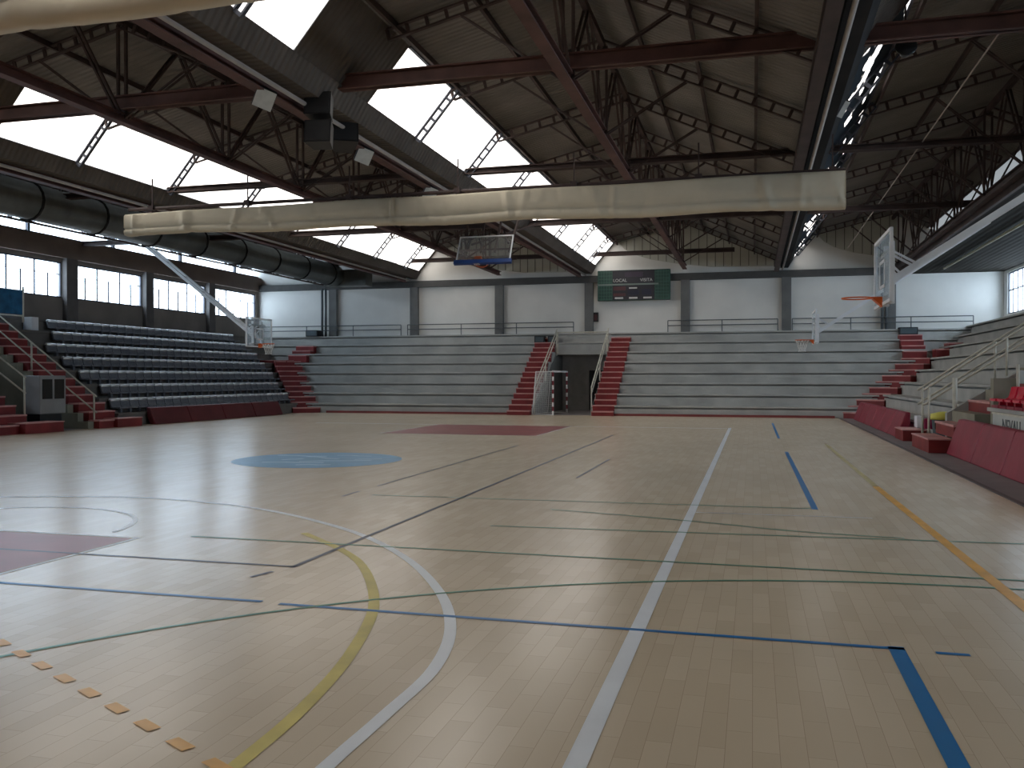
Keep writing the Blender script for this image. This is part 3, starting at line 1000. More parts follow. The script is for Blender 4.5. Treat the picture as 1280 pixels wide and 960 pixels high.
# red step blocks on the floor
def block(label, x0, x1, y0, y1, z):
    t = thing('step_block', label, 'step', ((x0 + x1) / 2, (y0 + y1) / 2, 0), 'red step blocks')
    MB().box((x0, y0, 0), (x1, y1, z - 0.03)).build('block_body', M_RED, t)
    MB().box((x0 - 0.02, y0 - 0.02, z - 0.03), (x1 + 0.02, y1 + 0.02, z)).build('tread', M_REDT, t)


block('low red step block on the floor at the end of the far red pads', 4.0, 4.6, 26.8, 28.2, 0.32)
block('low red step block on the floor at the foot of the handrail stairs', 3.95, 4.45, 22.75, 25.0, 0.33)
block('red step block on the floor at the foot of the grey seat stairs', -22.2, -21.6, 27.0, 28.3, 0.32)
block('red step block on the floor below the white kiosk', -22.4, -21.75, 23.0, 24.6, 0.34)

# ---- red pads along the stand fronts
def pad(x_sign, x, y0, y1, h, label, group):
    mb = MB()
    n = 6
    # leaning vinyl mattress with a slightly bulging face
    pm = M_PAD if x_sign > 0 else mat('shaded_red_vinyl', (0.11, 0.012, 0.016), 0.5, 0.2, 1.5)  # darker copy of the pad vinyl: dim side's shade put into the colour
    lean = 0.26 * x_sign
    th = 0.14 * x_sign
    ps = [(x, 0.0), (x + lean * 0.5, h * 0.5), (x + lean, h), (x + lean + th, h + 0.02), (x + lean + th, h * 0.5), (x + th * 1.8, 0.0)]
    mb.prism([(a, y0 + 0.015, b) for a, b in ps], (0, y1 - y0 - 0.03, 0))
    return tag(mb.build('wall_pad', pm, bevel=0.03), label, 'crash pad', group)


ys = [40.1, 38.3, 36.5, 34.45, 32.4, 30.35, 28.45]
for k in range(6):
    pad(1, 4.05, ys[k + 1], ys[k], 0.72, 'red vinyl crash pad leaning on the far concrete stand, %s from the corner steps' % nth(k + 1), 'red crash pads beyond the handrails')
ys = [22.55, 20.2, 17.9, 15.6, 13.3]
for k in range(4):
    pad(1, 4.28, ys[k + 1], ys[k], 0.8, 'red vinyl crash pad below the red plastic seats, %s from the handrail steps' % nth(k + 1), 'red crash pads below the red seats')
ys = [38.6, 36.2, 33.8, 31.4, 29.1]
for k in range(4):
    pad(-1, -21.62, ys[k + 1], ys[k], 0.62, 'shade-darkened red crash pad below the grey seat rows, %s from the far corner steps' % nth(k + 1), 'red crash pads below the grey seats')

# ---- near block with red plastic seats
pl = thing('seat_platform', 'pale concrete platform carrying the red plastic seats', 'platform', (5.5, 18, 0))
MB().box((5.06, 10, 0), (5.9, 21.9, 1.02)).build('platform_body', M_OLIVE, pl)
MB().box((5.0, 10, 1.02), (5.95, 21.95, 1.10)).build('slab', M_CONC, pl)
sn = thing('near_stand', 'olive terrace rising behind the red plastic seats', 'stand', (8, 16, 0))
for i in range(5):
    MB().box((5.95 + 0.9 * i, 10, 0), (6.85 + 0.9 * i, 22.1, 1.3 + 0.6 * i)).build('tier', M_OLIVE, sn)
sg = thing('lettered_board', 'pale grey board with dark letters below the red plastic seats', 'sign', (4.87, 19, 0.54))
MB().box((4.86, 10.0, 0.54), (4.92, 20.86, 1.0)).build('board', M_SIGN, sg)
MB().box((4.84, 10.0, 1.0), (4.92, 20.86, 1.04)).box((4.84, 10.0, 0.5), (4.92, 20.86, 0.54)).build('frame', M_RAIL, sg)


def text(name, s, size, mtx, m, parent, extrude=0.004, align='CENTER', sx=1.0):
    c = bpy.data.curves.new(name, 'FONT')
    c.body = s
    c.size = size
    c.extrude = extrude
    c.align_x = align
    c.align_y = 'CENTER'
    c.materials.append(m)
    tmp = bpy.data.objects.new(name, c)
    COL.objects.link(tmp)
    bpy.context.view_layer.update()
    me = bpy.data.meshes.new_from_object(tmp.evaluated_get(bpy.context.evaluated_depsgraph_get()))
    me.name = name
    bpy.data.objects.remove(tmp)
    bpy.data.curves.remove(c)
    if not me.materials:
        me.materials.append(m)
    o = bpy.data.objects.new(name, me)
    COL.objects.link(o)
    o.parent = parent
    o.matrix_parent_inverse = parent.matrix_basis.inverted()
    o.matrix_basis = mtx @ Matrix.Scale(sx, 4, (1, 0, 0))
    return o


# facing -X: text runs along -Y (towards the viewer's side)
mfx = Matrix(((0, 0, -1, 4.855), (-1, 0, 0, 20.1), (0, 1, 0, 0.77), (0, 0, 0, 1)))
text('lettering', 'NEVAU', 0.40, mfx, M_INK, sg, align='LEFT', sx=1.0)

random.seed(11)


def bucket_mesh(wid, m, name, lip=True):
    """moulded seat: curved pan and back facing +X, origin at the middle of its foot"""
    prof = [(0.20, 0.17), (0.19, 0.205), (0.05, 0.20), (-0.10, 0.19), (-0.17, 0.22), (-0.20, 0.30), (-0.225, 0.42), (-0.232, 0.452), (-0.300, 0.462), (-0.31, 0.43)]
    back = [(-0.265, 0.30), (-0.235, 0.18), (-0.10, 0.145), (0.18, 0.145)]
    pf = prof + back
    mb = MB()
    n = 5
    sec = []
    for j in range(n):
        t = j / (n - 1) * 2 - 1
        y = t * wid / 2
        dip = 0.018 * (1 - t * t)
        sec.append([(x - dip * (1 if z > 0.25 else 0), y, z - dip * (1 if z < 0.25 and k < 5 else 0)) for k, (x, z) in enumerate(pf)])
    k0 = 0
    for s_ in sec:
        mb.v += s_
    L = len(pf)
    for j in range(n - 1):
        for k in range(L):
            mb.f.append((j * L + k, j * L + (k + 1) % L, (j + 1) * L + (k + 1) % L, (j + 1) * L + k))
    mb.f.append(tuple(range(L))[::-1])
    mb.f.append(tuple((n - 1) * L + k for k in range(L)))
    if not lip:
        mb = MB().tube([(-0.265, -wid / 2, 0.462), (-0.265, wid / 2, 0.462)], 0.062, 12)
        return mb.mesh(name, m)
    mb.box((-0.06, -0.05, 0.0), (0.06, 0.05, 0.15))
    return mb.mesh(name, m)


SEAT_ME = bucket_mesh(0.49, M_SEAT, 'stadium_seat')
EDGE_ME = bucket_mesh(0.47, mat('glint_metal', (0.95, 0.95, 0.95), 0.45, 0.03, 4, metallic=0.9), 'edge_glint', lip=False)  # added bright strip stands for the window glint along the seat tops
for _p in EDGE_ME.polygons:
    _p.use_smooth = len(_p.vertices) == 4
SP = 0.52
for i in range(7):
    ya = [28.0, 28.0, 28.1, 28.0, 28.2, 29.4, 29.9][i]
    yb = [41.0, 41.5, 42.4, 43.0, 43.6, 43.8, 43.9][i]
    n = int((yb - ya) / SP)
    for k in range(n):
        o = bpy.data.objects.new('stadium_seat', SEAT_ME)
        COL.objects.link(o)
        o2 = bpy.data.objects.new('edge_glint', EDGE_ME)
        COL.objects.link(o2)
        o2.parent = o
        o2['label'] = 'added strip standing for the highlight on the seat back'
        o.location = (LX0 - LD * i - 0.40, yb - SP * (k + 0.5), tz(i))
        tag(o, 'grey stadium seat, %s from the far corner steps in the %s row up' % (nth(k + 1), ORD[i + 1]), 'seat', 'grey stadium seats')

SEATR_ME = bucket_mesh(0.46, M_SEATRED, 'red_stadium_seat')
for k in range(6):
    t = thing('red_stadium_seat', 'shiny red plastic seat on the platform, %s from the handrail steps' % nth(k + 1), 'seat', (5.22, 21.6 - 0.6 * k, 1.10), 'red plastic seats')
    t.rotation_euler = (0, 0, math.pi)
    o = bpy.data.objects.new('shell', SEATR_ME)
    COL.objects.link(o)
    o.parent = t
    o2 = MB().box((-0.2, -0.28, 0.0), (0.15, 0.28, 0.06)).build('base', M_PAD)
    o2.parent = t
# metal panel and post behind the red seats
tag(MB().box((5.72, 22.2, 1.62), (6.02, 22.23, 1.92)).build('grey_panel', M_SIGN), 'small grey panel behind the red plastic seats', 'panel')
tag(MB().tube([(5.62, 21.98, 1.1), (5.62, 21.98, 2.05)], 0.035, 8).build('slim_post', M_RAIL), 'slim pale post beside the red plastic seats', 'post')
# things by the handrail foot
t = thing('bin', 'dark bin with a yellow lid behind the handrail post', 'bin', (4.85, 25.6, 0.0))
MB().lathe([(0.24, 0.0), (0.30, 0.62), (0.30, 0.66)], 14, Matrix.Translation((4.82, 25.62, 0.0))).build('bin_body', M_DARKBLUE, t)
MB().lathe([(0.36, 0.66), (0.38, 0.72), (0.34, 0.80), (0.12, 0.86), (0.0, 0.87)], 14, Matrix.Translation((4.82, 25.62, 0.0))).build('lid', M_YELLOW, t, smooth=True)
MB().box((4.55, 25.34, 0.42), (4.95, 25.44, 0.64)).build('black_bag_edge', M_BLACK, t)
tag(MB().box((4.42, 26.05, 0.38), (4.66, 26.3, 0.66)).build('crate', M_MAGENTA, bevel=0.02), 'small dark pink crate beside the yellow-lidded bin', 'crate')
tag(MB().box((4.5, 27.7, 0.32), (4.66, 28.15, 0.66)).build('white_box', M_WHITE, bevel=0.02), 'small white box on the red step block past the far pads', 'box')

# ---- guard rails of the tunnel
def rail_path(label, pts, posts, gap, group, m=M_RAIL, r=0.03, name='guard_rail'):
    g = thing(name, label, 'railing', pts[0], group)
    MB().tube(pts, r, 8).build('top_rail', m, g)
    MB().tube([(x, y, z - gap) for x, y, z in pts], r, 8).build('mid_rail', m, g)
    for (x, y, za, zb) in posts:
        MB().tube([(x, y, za), (x, y, zb)], r, 8).build('post', m, g)
    return g


rail_path('cream railing sloping up the goal side of the tunnel', [(-9.95, 41.2, 1.3), (-9.95, 46.3, 4.3)], [(-9.95, 41.25, 0.0, 1.3), (-9.95, 43.6, 1.6, 2.7), (-9.95, 46.2, 2.9, 4.25)], 0.32, 'cream tunnel railings')
rail_path('cream railing sloping up the scoreboard side of the tunnel', [(-7.24, 41.2, 1.3), (-7.24, 46.3, 4.3)], [(-7.24, 41.25, 0.0, 1.3), (-7.24, 43.6, 1.6, 2.7), (-7.24, 46.2, 2.9, 4.25)], 0.32, 'cream tunnel railings')
rail_path('cream railing across the beam over the tunnel', [(-9.95, 46.25, 4.12), (-7.24, 46.25, 4.12)], [(-9.9, 46.25, 3.0, 4.1), (-7.3, 46.25, 3.0, 4.1)], 0.55, 'cream tunnel railings')
# dark railing along the top of the far terraces
for (a, b, lb) in ((-28.0, -19.2, 'dark two-bar railing on top of the far terrace above the corner by the grey seats'), (-18.8, -9.3, 'dark two-bar railing on top of the far terrace up to the tunnel steps'),
                   (-4.3, 1.2, 'dark two-bar railing on top of the far terrace beside the scoreboard'), (1.9, 10.2, 'dark two-bar railing on top of the far terrace behind the basketball boards')):
    n = max(2, int((b - a) / 2.4))
    rail_path(lb, [(a, 47.45, 4.72), (b, 47.45, 4.72)], [(a + (b - a) * k / n, 47.45, tz(7), 4.72) for k in range(n + 1)], 0.26, 'dark terrace railings', M_RAIL_D, 0.026, 'terrace_railing')
# black boxes on the top tier; the outer two stand in for dark openings
for (x, y, z, wd, lb) in ((-24.5, 47.2, tz(7), 0.75, 'dark box standing in for an opening above the corner steps by the grey seats'), (-10.95, 46.7, tz(6), 0.55, 'black box at the head of the tunnel steps, goal side'),
                          (-10.3, 46.75, tz(6), 0.42, 'smaller black box at the head of the tunnel steps, next to the railing'), (7.25, 47.2, tz(7) - 0.28, 0.85, 'dark box standing in for an opening above the corner steps by the handrails')):
    t = thing('black_box', lb, 'box', (x, y, z), 'dark boxes on the top tier')
    MB().box((x - wd / 2, y - 0.25, z), (x + wd / 2, y + 0.25, z + 0.36)).build('box_body', M_BLACK, t, bevel=0.02)
    MB().box((x - wd / 2 + 0.06, y - 0.262, z + 0.05), (x + wd / 2 - 0.06, y - 0.25, z + 0.31)).build('front_panel', M_DARKBLUE, t)
# dark down-pipes on the far wall
for x, lb in ((-24.2, 'by the grey seats'), (-23.98, 'next to the column by the grey seats'), (6.15, 'behind the near basketball board'), (6.33, 'next to the column behind the near basketball board')):
    tag(MB().tube([(x, YW - 0.3, tz(7)), (x, YW - 0.3, 6.9)], 0.07, 8).build('down_pipe', M_RAIL_D, smooth=True), 'dark down pipe on the far wall, ' + lb, 'pipe', 'dark down pipes')
# fire alarm box
t = thing('wall_box', 'small dark box on the far wall below the scoreboard', 'box', (-8.18, 47.9, 4.98))
MB().box((-8.32, YW - 0.14, 4.75), (-8.04, YW, 5.25)).build('housing', M_BLACK, t, bevel=0.01)
MB().box((-8.26, YW - 0.15, 4.82), (-8.10, YW - 0.14, 5.12)).build('glass_front', M_DULLRED, t)

# ---- scoreboard
t = thing('scoreboard', 'dark green electronic scoreboard on the white far wall', 'scoreboard', (-6.1, 47.8, 5.8))
X0, X1, Z0, Z1, YS = -8.0, -4.18, 5.82, 7.42, 47.42
MB().box((X0, YS, Z0), (X1, YS + 0.25, Z1)).build('case', M_SCORE, t, bevel=0.02)
MB().box((X0 + 0.8, YS - 0.02, Z0 + 0.03), (X1 - 0.82, YS, Z1 - 0.03)).build('display', M_SCORE2, t)
g = MB()
for side in (X0 + 0.05, X1 - 0.78):
    for k in range(9):
        g.box((side, YS - 0.014, Z0 + 0.06 + 0.178 * k), (side + 0.73, YS, Z0 + 0.075 + 0.178 * k))
    for k in range(6):
        g.box((side + 0.145 * k, YS - 0.014, Z0 + 0.05), (side + 0.012 + 0.145 * k, YS, Z1 - 0.05))
g.build('player_grid', M_GRID, t)
def dpanel(x0, x1, z0, z1, m, name='digit_window'):
    MB().box((x0, YS - 0.03, z0), (x1, YS - 0.02, z1)).build(name, m, t)
dpanel(-7.15, -6.5, 6.35, 6.55, M_DULLRED)
dpanel(-7.15, -6.5, 6.05, 6.2, M_DULLRED)
dpanel(-6.4, -5.8, 6.1, 6.35, M_NAVY)
dpanel(-6.55, -5.6, 7.05, 7.3, mat('unlit_violet_display', (0.035, 0.02, 0.04), 0.4))
dpanel(-5.65, -5.15, 6.1, 6.4, M_NAVY)
MB().box((X0 - 0.02, YS - 0.045, 6.62), (X1 - 0.6, YS - 0.02, 6.70)).build('divider_bar', mat('greenish_bar', (0.16, 0.2, 0.18), 0.5), t)
mz = lambda x, z: Matrix(((1, 0, 0, x), (0, 0, -1, YS - 0.022), (0, 1, 0, z), (0, 0, 0, 1)))
text('lettering', 'LOCAL', 0.23, mz(-6.80, 6.87), M_PALE, t)
text('lettering', 'VISITA', 0.23, mz(-5.42, 6.87), M_PALE, t)
for cx in (-6.85, -6.1, -5.35):
    MB().box((cx - 0.22, YS - 0.03, 5.9), (cx + 0.22, YS - 0.02, 5.99)).build('caption_strip', M_PALE, t)
MB().box((-6.32, YS - 0.03, 6.43), (-5.9, YS - 0.02, 6.5)).build('caption_strip', M_PALE, t)

# ---- goal turned sideways in the tunnel mouth
t = thing('handball_goal', 'red and white banded handball goal stored sideways in the tunnel mouth', 'goal', (-9.0, 41.0, 0))
GXA, GYA, GXB, GYB = -9.0, 40.95, -8.95, 43.95
MBAND = mat('white_band_paint', (0.75, 0.74, 0.72), 0.45)
MGRED = mat('dark_red_band_paint', (0.16, 0.02, 0.03), 0.45)
for nm, (x, y) in (('near', (GXA, GYA)), ('far', (GXB, GYB))):
    post = MB().box((x - 0.04, y - 0.04, 0.0), (x + 0.04, y + 0.04, 2.08)).build('post', MBAND, t)
    for k in range(5):
        MB().box((x - 0.043, y - 0.043, 0.2 + 0.4 * k), (x + 0.043, y + 0.043, 0.4 + 0.4 * k)).build('red_band', MGRED, post)
MB().bar((GXA, GYA, 2.04), (GXB, GYB, 2.04), 0.08).build('crossbar', MBAND, t)
sf = MB()
for x, y in ((GXA, GYA), (GXB, GYB)):
    sf.tube([(x, y, 2.04), (x - 0.82, y, 2.04), (x - 0.98, y, 0.02), (x, y, 0.02)], 0.02, 6)
sf.tube([(GXA - 0.98, GYA, 0.02), (GXB - 0.98, GYB, 0.02)], 0.02, 6)
sf.build('net_frame', MBAND, t)
nt_ = MB()
for k in range(1, 20):
    z = 0.1 * k
    xo = -0.98 + 0.16 * z / 2.04
    nt_.bar((GXA, GYA, z), (GXA + xo, GYA, z), 0.006).bar((GXA + xo, GYA, z), (GXB + xo, GYB, z), 0.006)
for k in range(1, 10):
    nt_.bar((GXA - 0.1 * k, GYA, 0.02), (GXA - 0.088 * k, GYA, 2.04), 0.006)
for k in range(1, 30):
    y = GYA + 0.1 * k
    nt_.bar((GXA - 0.98, y, 0.02), (GXA - 0.82, y, 2.04), 0.006)
nt_.build('net', M_NET, t)


# ---- basketball hoops
def ring(c, r, tr, n=24):
    return MB().tube([(c[0] + r * math.cos(2 * math.pi * k / n), c[1] + r * math.sin(2 * math.pi * k / n), c[2]) for k in range(n)], tr, 6, closed=True)


def hoop(label, bx, yc, s, arm_end, group, wid=1.8, net=True, rimm=M_ORANGE):
    """s: direction the basket points along x; board in the plane x = bx"""
    t = thing('basketball_hoop', label, 'basketball hoop', (bx, yc, 3.05), group)
    z0, z1 = 2.95, 4.02
    MB().box((bx - 0.012, yc - wid / 2, z0), (bx + 0.012, yc + wid / 2, z1)).build('backboard', M_BOARD, t)
    f = MB()
    xa, xb = bx - 0.025, bx + 0.025
    f.box((xa, yc - wid / 2 - 0.03, z0 - 0.03), (xb, yc - wid / 2 + 0.02, z1 + 0.03)).box((xa, yc + wid / 2 - 0.02, z0 - 0.03), (xb, yc + wid / 2 + 0.03, z1 + 0.03))
    f.box((xa, yc - wid / 2, z0 - 0.03), (xb, yc + wid / 2, z0 + 0.02)).box((xa, yc - wid / 2, z1 - 0.02), (xb, yc + wid / 2, z1 + 0.03))
    f.build('board_frame', M_WHITE, t)
    q = MB()
    xm = bx + 0.016 * s
    q.box((xm - 0.003, yc - 0.3, 3.2), (xm + 0.003, yc - 0.25, 3.65)).box((xm - 0.003, yc + 0.25, 3.2), (xm + 0.003, yc + 0.3, 3.65)).box((xm - 0.003, yc - 0.3, 3.6), (xm + 0.003, yc + 0.3, 3.65)).box((xm - 0.003, yc - 0.3, 3.2), (xm + 0.003, yc + 0.3, 3.25))
    q.build('target_square', M_WHITE, t)
    rm = ring((bx + s * 0.40, yc, 3.05), 0.23, 0.012)
    rm.bar((bx + s * 0.02, yc - 0.09, 3.05), (bx + s * 0.2, yc - 0.12, 3.05), 0.02).bar((bx + s * 0.02, yc + 0.09, 3.05), (bx + s * 0.2, yc + 0.12, 3.05), 0.02)
    rm.prism([(bx + s * 0.02, yc - 0.1, 3.06), (bx + s * 0.19, yc - 0.09, 3.06), (bx + s * 0.02, yc - 0.1, 2.9)], (0, 0.2, 0))
    rim = rm.build('rim', rimm, t)
    if net:
        nb = MB()
        c = Vector((bx + s * 0.40, yc, 0))
        rows = [(3.04, 0.225), (2.93, 0.18), (2.82, 0.14), (2.72, 0.115), (2.64, 0.12)]
        for j in range(12):
            for (za, ra), (zb, rb), o_ in zip(rows, rows[1:], (0, 1, 0, 1)):
                for dj in (0.5, -0.5):
                    a0 = 2 * math.pi * (j + 0.5 * o_) / 12
                    a1 = 2 * math.pi * (j + 0.5 * o_ + dj) / 12
                    nb.bar(c + Vector((ra * math.cos(a0), ra * math.sin(a0), za)), c + Vector((rb * math.cos(a1), rb * math.sin(a1), zb)), 0.009)
        nb.build('net', M_NET, rim)
    # back frame and swing arm
    b = MB()
    xr = bx - s * 0.09
    for dy in (-0.3, 0.3):
        b.box((xr - 0.04, yc + dy - 0.04, z0 - 0.02), (xr + 0.04, yc + dy + 0.04, z1 - 0.1))
    for zz in (z0 + 0.1, z1 - 0.25):
        b.box((xr - 0.04, yc - 0.5, zz - 0.03), (xr + 0.06 * s, yc + 0.5, zz + 0.03))
    b.build('back_frame', M_WHITE, t)
    ex, ez = arm_end
    a = MB()
    for dy in (-0.16, 0.16):
        a.bar((xr, yc + dy, 3.30), (ex, yc + dy, ez), 0.07, 0.11)
    d = Vector((ex - xr, 0, ez - 3.3))
    n = 6
    for k in range(1, n):
        p = Vector((xr, yc, 3.30)) + d * k / n
        a.bar(p + Vector((0, -0.16, 0)), p + Vector((0, 0.16, 0)), 0.05)
    a.build('swing_arm', M_WHITE, t)
    s2 = MB()
    p = Vector((xr, yc, 3.30)) + d * 0.07
    s2.bar((xr, yc - 0.16, 3.80), p + Vector((0, -0.16, 0.03)), 0.035).bar((xr, yc + 0.16, 3.80), p + Vector((0, 0.16, 0.03)), 0.035)
    s2.bar((xr, yc - 0.16, 3.58), p + Vector((0, -0.16, 0)) - d * 0.04, 0.03).bar((xr, yc + 0.16, 3.58), p + Vector((0, 0.16, 0)) - d * 0.04, 0.03)
    s2.build('stay', M_WHITE, t)
    return t


hoop('basketball hoop with clear board and orange rim on a long white arm, nearest the camera', 2.03, 15.65, -1, (7.55, 6.84), 'side basketball hoops', net=False)
hoop('small looking basketball hoop with white net in front of the far terrace', 2.03, 32.6, -1, (7.45, 6.84), 'side basketball hoops')
hoop('basketball hoop on a white arm in front of the grey seat rows', -18.4, 31.0, 1, (-23.3, 6.95), 'side basketball hoops')

# folded main hoop hung from the roof
t = thing('folded_basketball_hoop', 'basketball board with blue lower edge folded up under the roof over the far key', 'basketball hoop', (-8.75, 29, 6.0))
rot = Matrix.Translation((-8.72, 29.0, 6.08)) @ Matrix.Rotation(math.radians(-28), 4, 'X')
MB().box((-0.93, -0.015, -0.5), (0.93, 0.015, 0.52), rot).build('backboard', M_BOARD, t)
f = MB()
f.box((-0.95, -0.02, 0.49), (0.95, 0.02, 0.53), rot).box((-0.95, -0.02, -0.5), (-0.91, 0.02, 0.53), rot).box((0.91, -0.02, -0.5), (0.95, 0.02, 0.53), rot)
f.build('board_frame', M_WHITE, t)
MB().box((-1.0, -0.06, -0.6), (1.0, 0.06, -0.46), rot).build('edge_pad', M_BLUEPAD, t)
c = rot @ Vector((-0.2, 0.35, -0.3))
rr = MB()
mt = rot @ Matrix.Translation((-0.2, 0.4, -0.3))
rr.tube([mt @ Vector((0.23 * math.cos(2 * math.pi * k / 20), 0.23 * math.sin(2 * math.pi * k / 20), 0)) for k in range(20)], 0.014, 6, closed=True)
rr.box((-0.12, -0.38, -0.1), (0.12, -0.2, 0.02), mt)
rr.build('rim', M_ORANGE, t)
MB().box((-0.3, -0.02, -0.60), (-0.1, 0.08, -0.48), rot).build('rim_bracket', M_WHITE, t)
fm = MB()
for dx in (-0.75, 0.75, -0.25, 0.25):
    fm.bar((-8.72 + dx, 29.35, 6.0), (-8.72 + dx * 1.3, 30.2, 7.6), 0.06)
fm.bar((-9.8, 29.35, 6.1), (-7.6, 29.35, 6.1), 0.06).bar((-9.6, 29.35, 5.75), (-7.7, 29.35, 5.75), 0.05)
fm.bar((-9.3, 29.4, 6.3), (-8.0, 33.2, 7.55), 0.06).bar((-8.0, 29.4, 6.3), (-9.3, 33.2, 7.55), 0.06).bar((-9.75, 30.2, 7.55), (-7.7, 30.2, 7.55), 0.08)
fm.build('hanging_frame', M_STEEL_D, t)

# ---- rolled divider curtains
def curtain(label, y, x0, x1, ztop, zbot, seed, sag=0.10, taper=(0.0, 0.0)):
    t = thing('divider_curtain', label, 'curtain', ((x0 + x1) / 2, y, zbot), 'rolled divider curtains')
    rnd = random.Random(seed)
    ph = [rnd.random() * 6.28 for _ in range(8)]
    n = 520
    folds = [(x0 + (x1 - x0) * rnd.random(), rnd.uniform(-0.5, 0.5), rnd.uniform(0.07, 0.22), rnd.uniform(-0.075, 0.04)) for _ in range(46)]
    H = ztop - zbot
    prof = [(-0.16, 1.0), (-0.20, 0.9), (-0.205, 0.6), (-0.215, 0.36), (-0.145, 0.29), (-0.22, 0.25), (-0.225, 0.12), (-0.19, 0.02), (-0.06, 0.0), (0.12, 0.02), (0.19, 0.12), (0.2, 0.6), (0.16, 0.95), (0.1, 1.0)]
    mb = MB()
    L = len(prof)
    for i in range(n + 1):
        x = x0 + (x1 - x0) * i / n
        u0 = 1 - i / n
        zb_, H = zbot + taper[0] * u0, (ztop - taper[1] * u0) - (zbot + taper[0] * u0)
        for k, (py, pz) in enumerate(prof):
            u = x * 1.0
            wv = 0.02 * math.sin(u * 2.3 + ph[0] + pz * 2.0)
            for (fu, fs, fw, fa) in folds:
                dd = abs(u - fu - fs * (pz - 0.5)) / fw
                if dd < 1:
                    wv += fa * (1 - dd)
            zz = zb_ + pz * H - sag * (0.5 + 0.5 * math.sin(u * 1.25 + ph[4])) * (0.6 if pz < 0.5 else 0.25) * (0.8 if 0.05 < pz < 0.95 else 1)
            mb.v.append((x, y + py + wv * (1 if pz < 0.98 else 0.3), zz))
    for i in range(n):
        for k in range(L):
            mb.f.append((i * L + k, i * L + (k + 1) % L, (i + 1) * L + (k + 1) % L, (i + 1) * L + k))
    mb.f.append(tuple(range(L)))
    mb.f.append(tuple(n * L + k for k in reversed(range(L))))
    mb.build('canvas', M_CANVAS, t, smooth=True)
    xx = x0 + 0.8
    while xx < x1:
        MB().bar((xx, y, ztop - 0.1), (xx, y, 7.5), 0.03).box((xx - 0.08, y - 0.1, ztop - 0.03), (xx + 0.08, y + 0.1, ztop + 0.1)).build('hanger', M_STEEL_D, t)
        xx += 3.1
    MB().tube([(x0, y, ztop + 0.02), (x1, y, ztop + 0.02)], 0.05, 8).build('carrier_tube', M_STEEL_D, t)
    return t


curtain('long cream canvas divider curtain rolled up across the hall before the far terraces', 22.5, -17.6, 2.08, 6.62, 5.76, 2, taper=(0.16, 0.12))
curtain('cream rolled canvas divider curtain cut off by the top corner of the photo', 8.6, -17.6, 2.08, 6.62, 5.80, 5, sag=0.04)

# ---- loudspeakers and floodlights on the valley girder
def speaker_box(label, loc, sx, sy, sz, rz, rx, group='black loudspeakers'):
    t = thing('loudspeaker', label, 'loudspeaker', loc, group)
    m = Matrix.Translation(loc) @ Matrix.Rotation(rz, 4, 'Z') @ Matrix.Rotation(rx, 4, 'X')
    MB().prism([m @ Vector(q) for q in ((-sx / 2, -sy / 2, -sz / 2), (sx / 2, -sy / 2, -sz / 2), (sx * 0.35, sy / 2, -sz / 2), (-sx * 0.35, sy / 2, -sz / 2))], m.to_3x3() @ Vector((0, 0, sz))).build('cabinet', M_BLACK, t)
    MB().box((-sx * 0.44, -sy / 2 - 0.015, -sz * 0.44), (sx * 0.44, -sy / 2, sz * 0.44), m).build('grille', mat('speaker_grille', (0.03, 0.03, 0.032), 0.7), t)
    MB().bar(m @ Vector((0, 0.1, sz / 2)), Vector((loc[0], loc[1], 7.3)), 0.05).build('bracket', M_STEEL_D, t)


speaker_box('upper black loudspeaker of the pair hung by the middle skylight', (-8.45, 16.6, 7.22), 0.55, 0.42, 0.46, 0.15, -0.15)
speaker_box('lower black loudspeaker of the pair hung by the middle skylight', (-8.45, 16.6, 6.66), 0.55, 0.42, 0.46, 0.15, -0.15)
speaker_box('black loudspeaker hung farther along the girder by the middle skylight', (-8.75, 18.3, 7.1), 0.6, 0.5, 0.55, 0.5, -0.3)


def flood(label, loc, yaw, tilt, topz):
    t = thing('floodlight', label, 'floodlight', loc, 'square floodlights under the roof')
    m = Matrix.Translation(loc) @ Matrix.Rotation(yaw, 4, 'Z') @ Matrix.Rotation(tilt, 4, 'X') @ Matrix.Rotation(0.35, 4, 'Y')
    MB().box((-0.19, 0.0, -0.19), (0.19, 0.16, 0.19), m).build('housing', M_BLACK, t, bevel=0.02)
    MB().box((-0.18, -0.02, -0.18), (0.18, 0.0, 0.18), m).build('lens', M_LAMPGL, t)
    MB().bar(m @ Vector((0, 0.1, 0.15)), (loc[0] - 0.05, loc[1] + 0.05, topz), 0.04).build('bracket', M_STEEL_D, t)


flood('square pale floodlight under the roof girder, nearer than the loudspeakers', (-8.9, 15.2, 7.0), 0.5, 0.5, 7.25)
flood('square pale floodlight under the roof girder, just past the loudspeakers', (-8.9, 19.7, 7.0), 0.5, 0.5, 7.25)
flood('square pale floodlight under the roof girder, right above the long curtain', (-8.9, 24.2, 7.0), 0.5, 0.5, 7.25)
flood('square pale floodlight beside the grimy skylight', (1.75, 20.5, 7.55), 0.2, 0.6, 7.75)
# round horn loudspeaker
t = thing('round_loudspeaker', 'round dark loudspeaker under the roof beside the grimy skylight', 'loudspeaker', (2.75, 18.2, 7.9))
m = Matrix.Translation((2.75, 18.2, 7.95)) @ Matrix.Rotation(math.radians(68), 4, 'X')
MB().lathe([(0.19, 0.02), (0.2, 0.0), (0.19, -0.03), (0.10, -0.16), (0.08, -0.22)], 18, m).build('horn', M_BLACK, t, smooth=True)
MB().bar((2.75, 18.25, 8.0), (2.75, 18.3, 8.83), 0.03).build('bracket', M_STEEL_D, t)

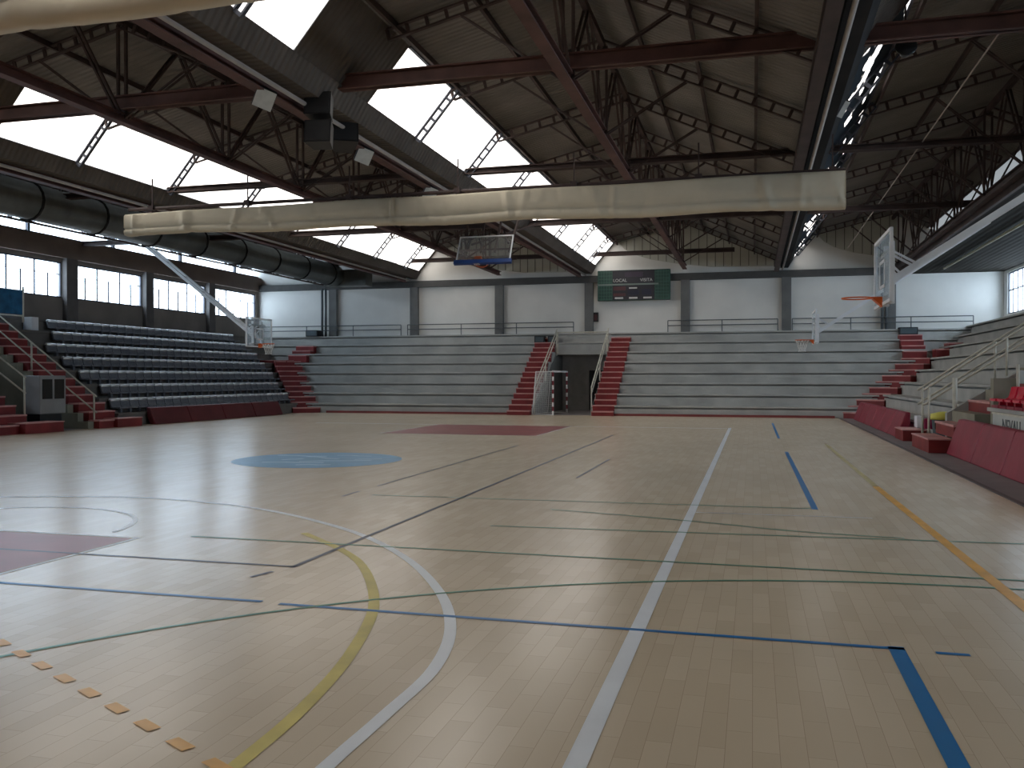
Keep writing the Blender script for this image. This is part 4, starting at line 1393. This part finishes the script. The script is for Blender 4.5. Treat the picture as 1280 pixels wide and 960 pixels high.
# ================================================================== LEFT FOREGROUND SIDE
t = thing('white_kiosk', 'white metal kiosk with two dark window panes beside the grey seat stairs', 'kiosk', (-22.6, 24.7, 0.5))
MB().box((-23.1, 24.35, 0.55), (-22.45, 25.5, 1.82)).build('kiosk_body', mat('greyed_white_metal', (0.25, 0.25, 0.25), 0.5, 0.12, 2), t, bevel=0.03)
for a in (24.45, 24.98):
    MB().box((-22.45, a, 1.05), (-22.43, a + 0.42, 1.70)).build('window_pane', M_DARKGL, t)
MB().box((-23.05, 24.45, 0.0), (-22.55, 25.4, 0.55)).build('plinth', M_BLACK, t)
st = thing('red_stairs', 'lowest red steps cut by the picture edge next to the white kiosk', 'stairs', (-22.5, 22, 0), 'red stair flights')
for k in range(12):
    x1 = -22.0 - 0.42 * k
    z = 0.29 * (k + 1)
    red_step(st, MB().box((x1 - 0.55, 20.8, max(0, z - 0.32)), (x1, 23.75, z - 0.05)), MB().box((x1 - 0.44, 20.79, z - 0.05), (x1 + 0.02, 23.76, z)))
handrail('pale handrail above the red steps cut by the picture edge', 23.7, -22.4, 1.75, -27.4, 5.0, 0.5, [(-22.45, 0.5), (-25, 2.2), (-27.3, 3.5)])
tag(MB().box((-28.4, 23.85, 0), (-27.95, 25.9, 4.1)).build('landing_block', M_CONC_D), 'dark concrete landing between the two flights of red steps by the grey seats', 'landing')
bn = thing('blue_banner', 'blue cloth banner on the rail over the stairs by the bright windows', 'banner', (-27.5, 27.5, 4.1))
mb = MB()
n = 24
for i in range(n + 1):
    yy = 24.6 + (28.9 - 24.6) * i / n
    xo = 0.03 * math.sin(i * 1.3)
    mb.v += [(-27.45 + xo, yy, 4.2), (-27.45 + xo, yy, 5.12), (-27.47 + xo, yy, 5.12), (-27.47 + xo, yy, 4.2)]
for i in range(n):
    for k in range(4):
        mb.f.append((4 * i + k, 4 * i + (k + 1) % 4, 4 * i + 4 + (k + 1) % 4, 4 * i + 4 + k))
mb.f += [(0, 1, 2, 3), (4 * n + 3, 4 * n + 2, 4 * n + 1, 4 * n)]
mb.build('cloth', M_BANNER, bn)
tag(MB().tube([(-27.5, 28.98, 3.9), (-27.5, 28.98, 5.3)], 0.04, 8).tube([(-27.52, 24.5, 5.14), (-27.52, 28.98, 5.14)], 0.025, 8).tube([(-27.52, 24.5, 4.15), (-27.52, 28.98, 4.15)], 0.025, 8).build('banner_rail', M_RAIL), 'pale rail and post holding the blue banner', 'railing')
t = MB().box((-27.75, 29.25, tz(6)), (-27.35, 29.6, tz(6) + 0.55))
tag(t.build('white_end_panel', M_WHITE), 'white end panel of the top grey seat row', 'panel')

bpy.context.view_layer.update()

for o in S.objects:      # labels stay within 16 words
    if 'label' in o and len(o['label'].split()) > 16:
        print('LONG', len(o['label'].split()), o['label'])
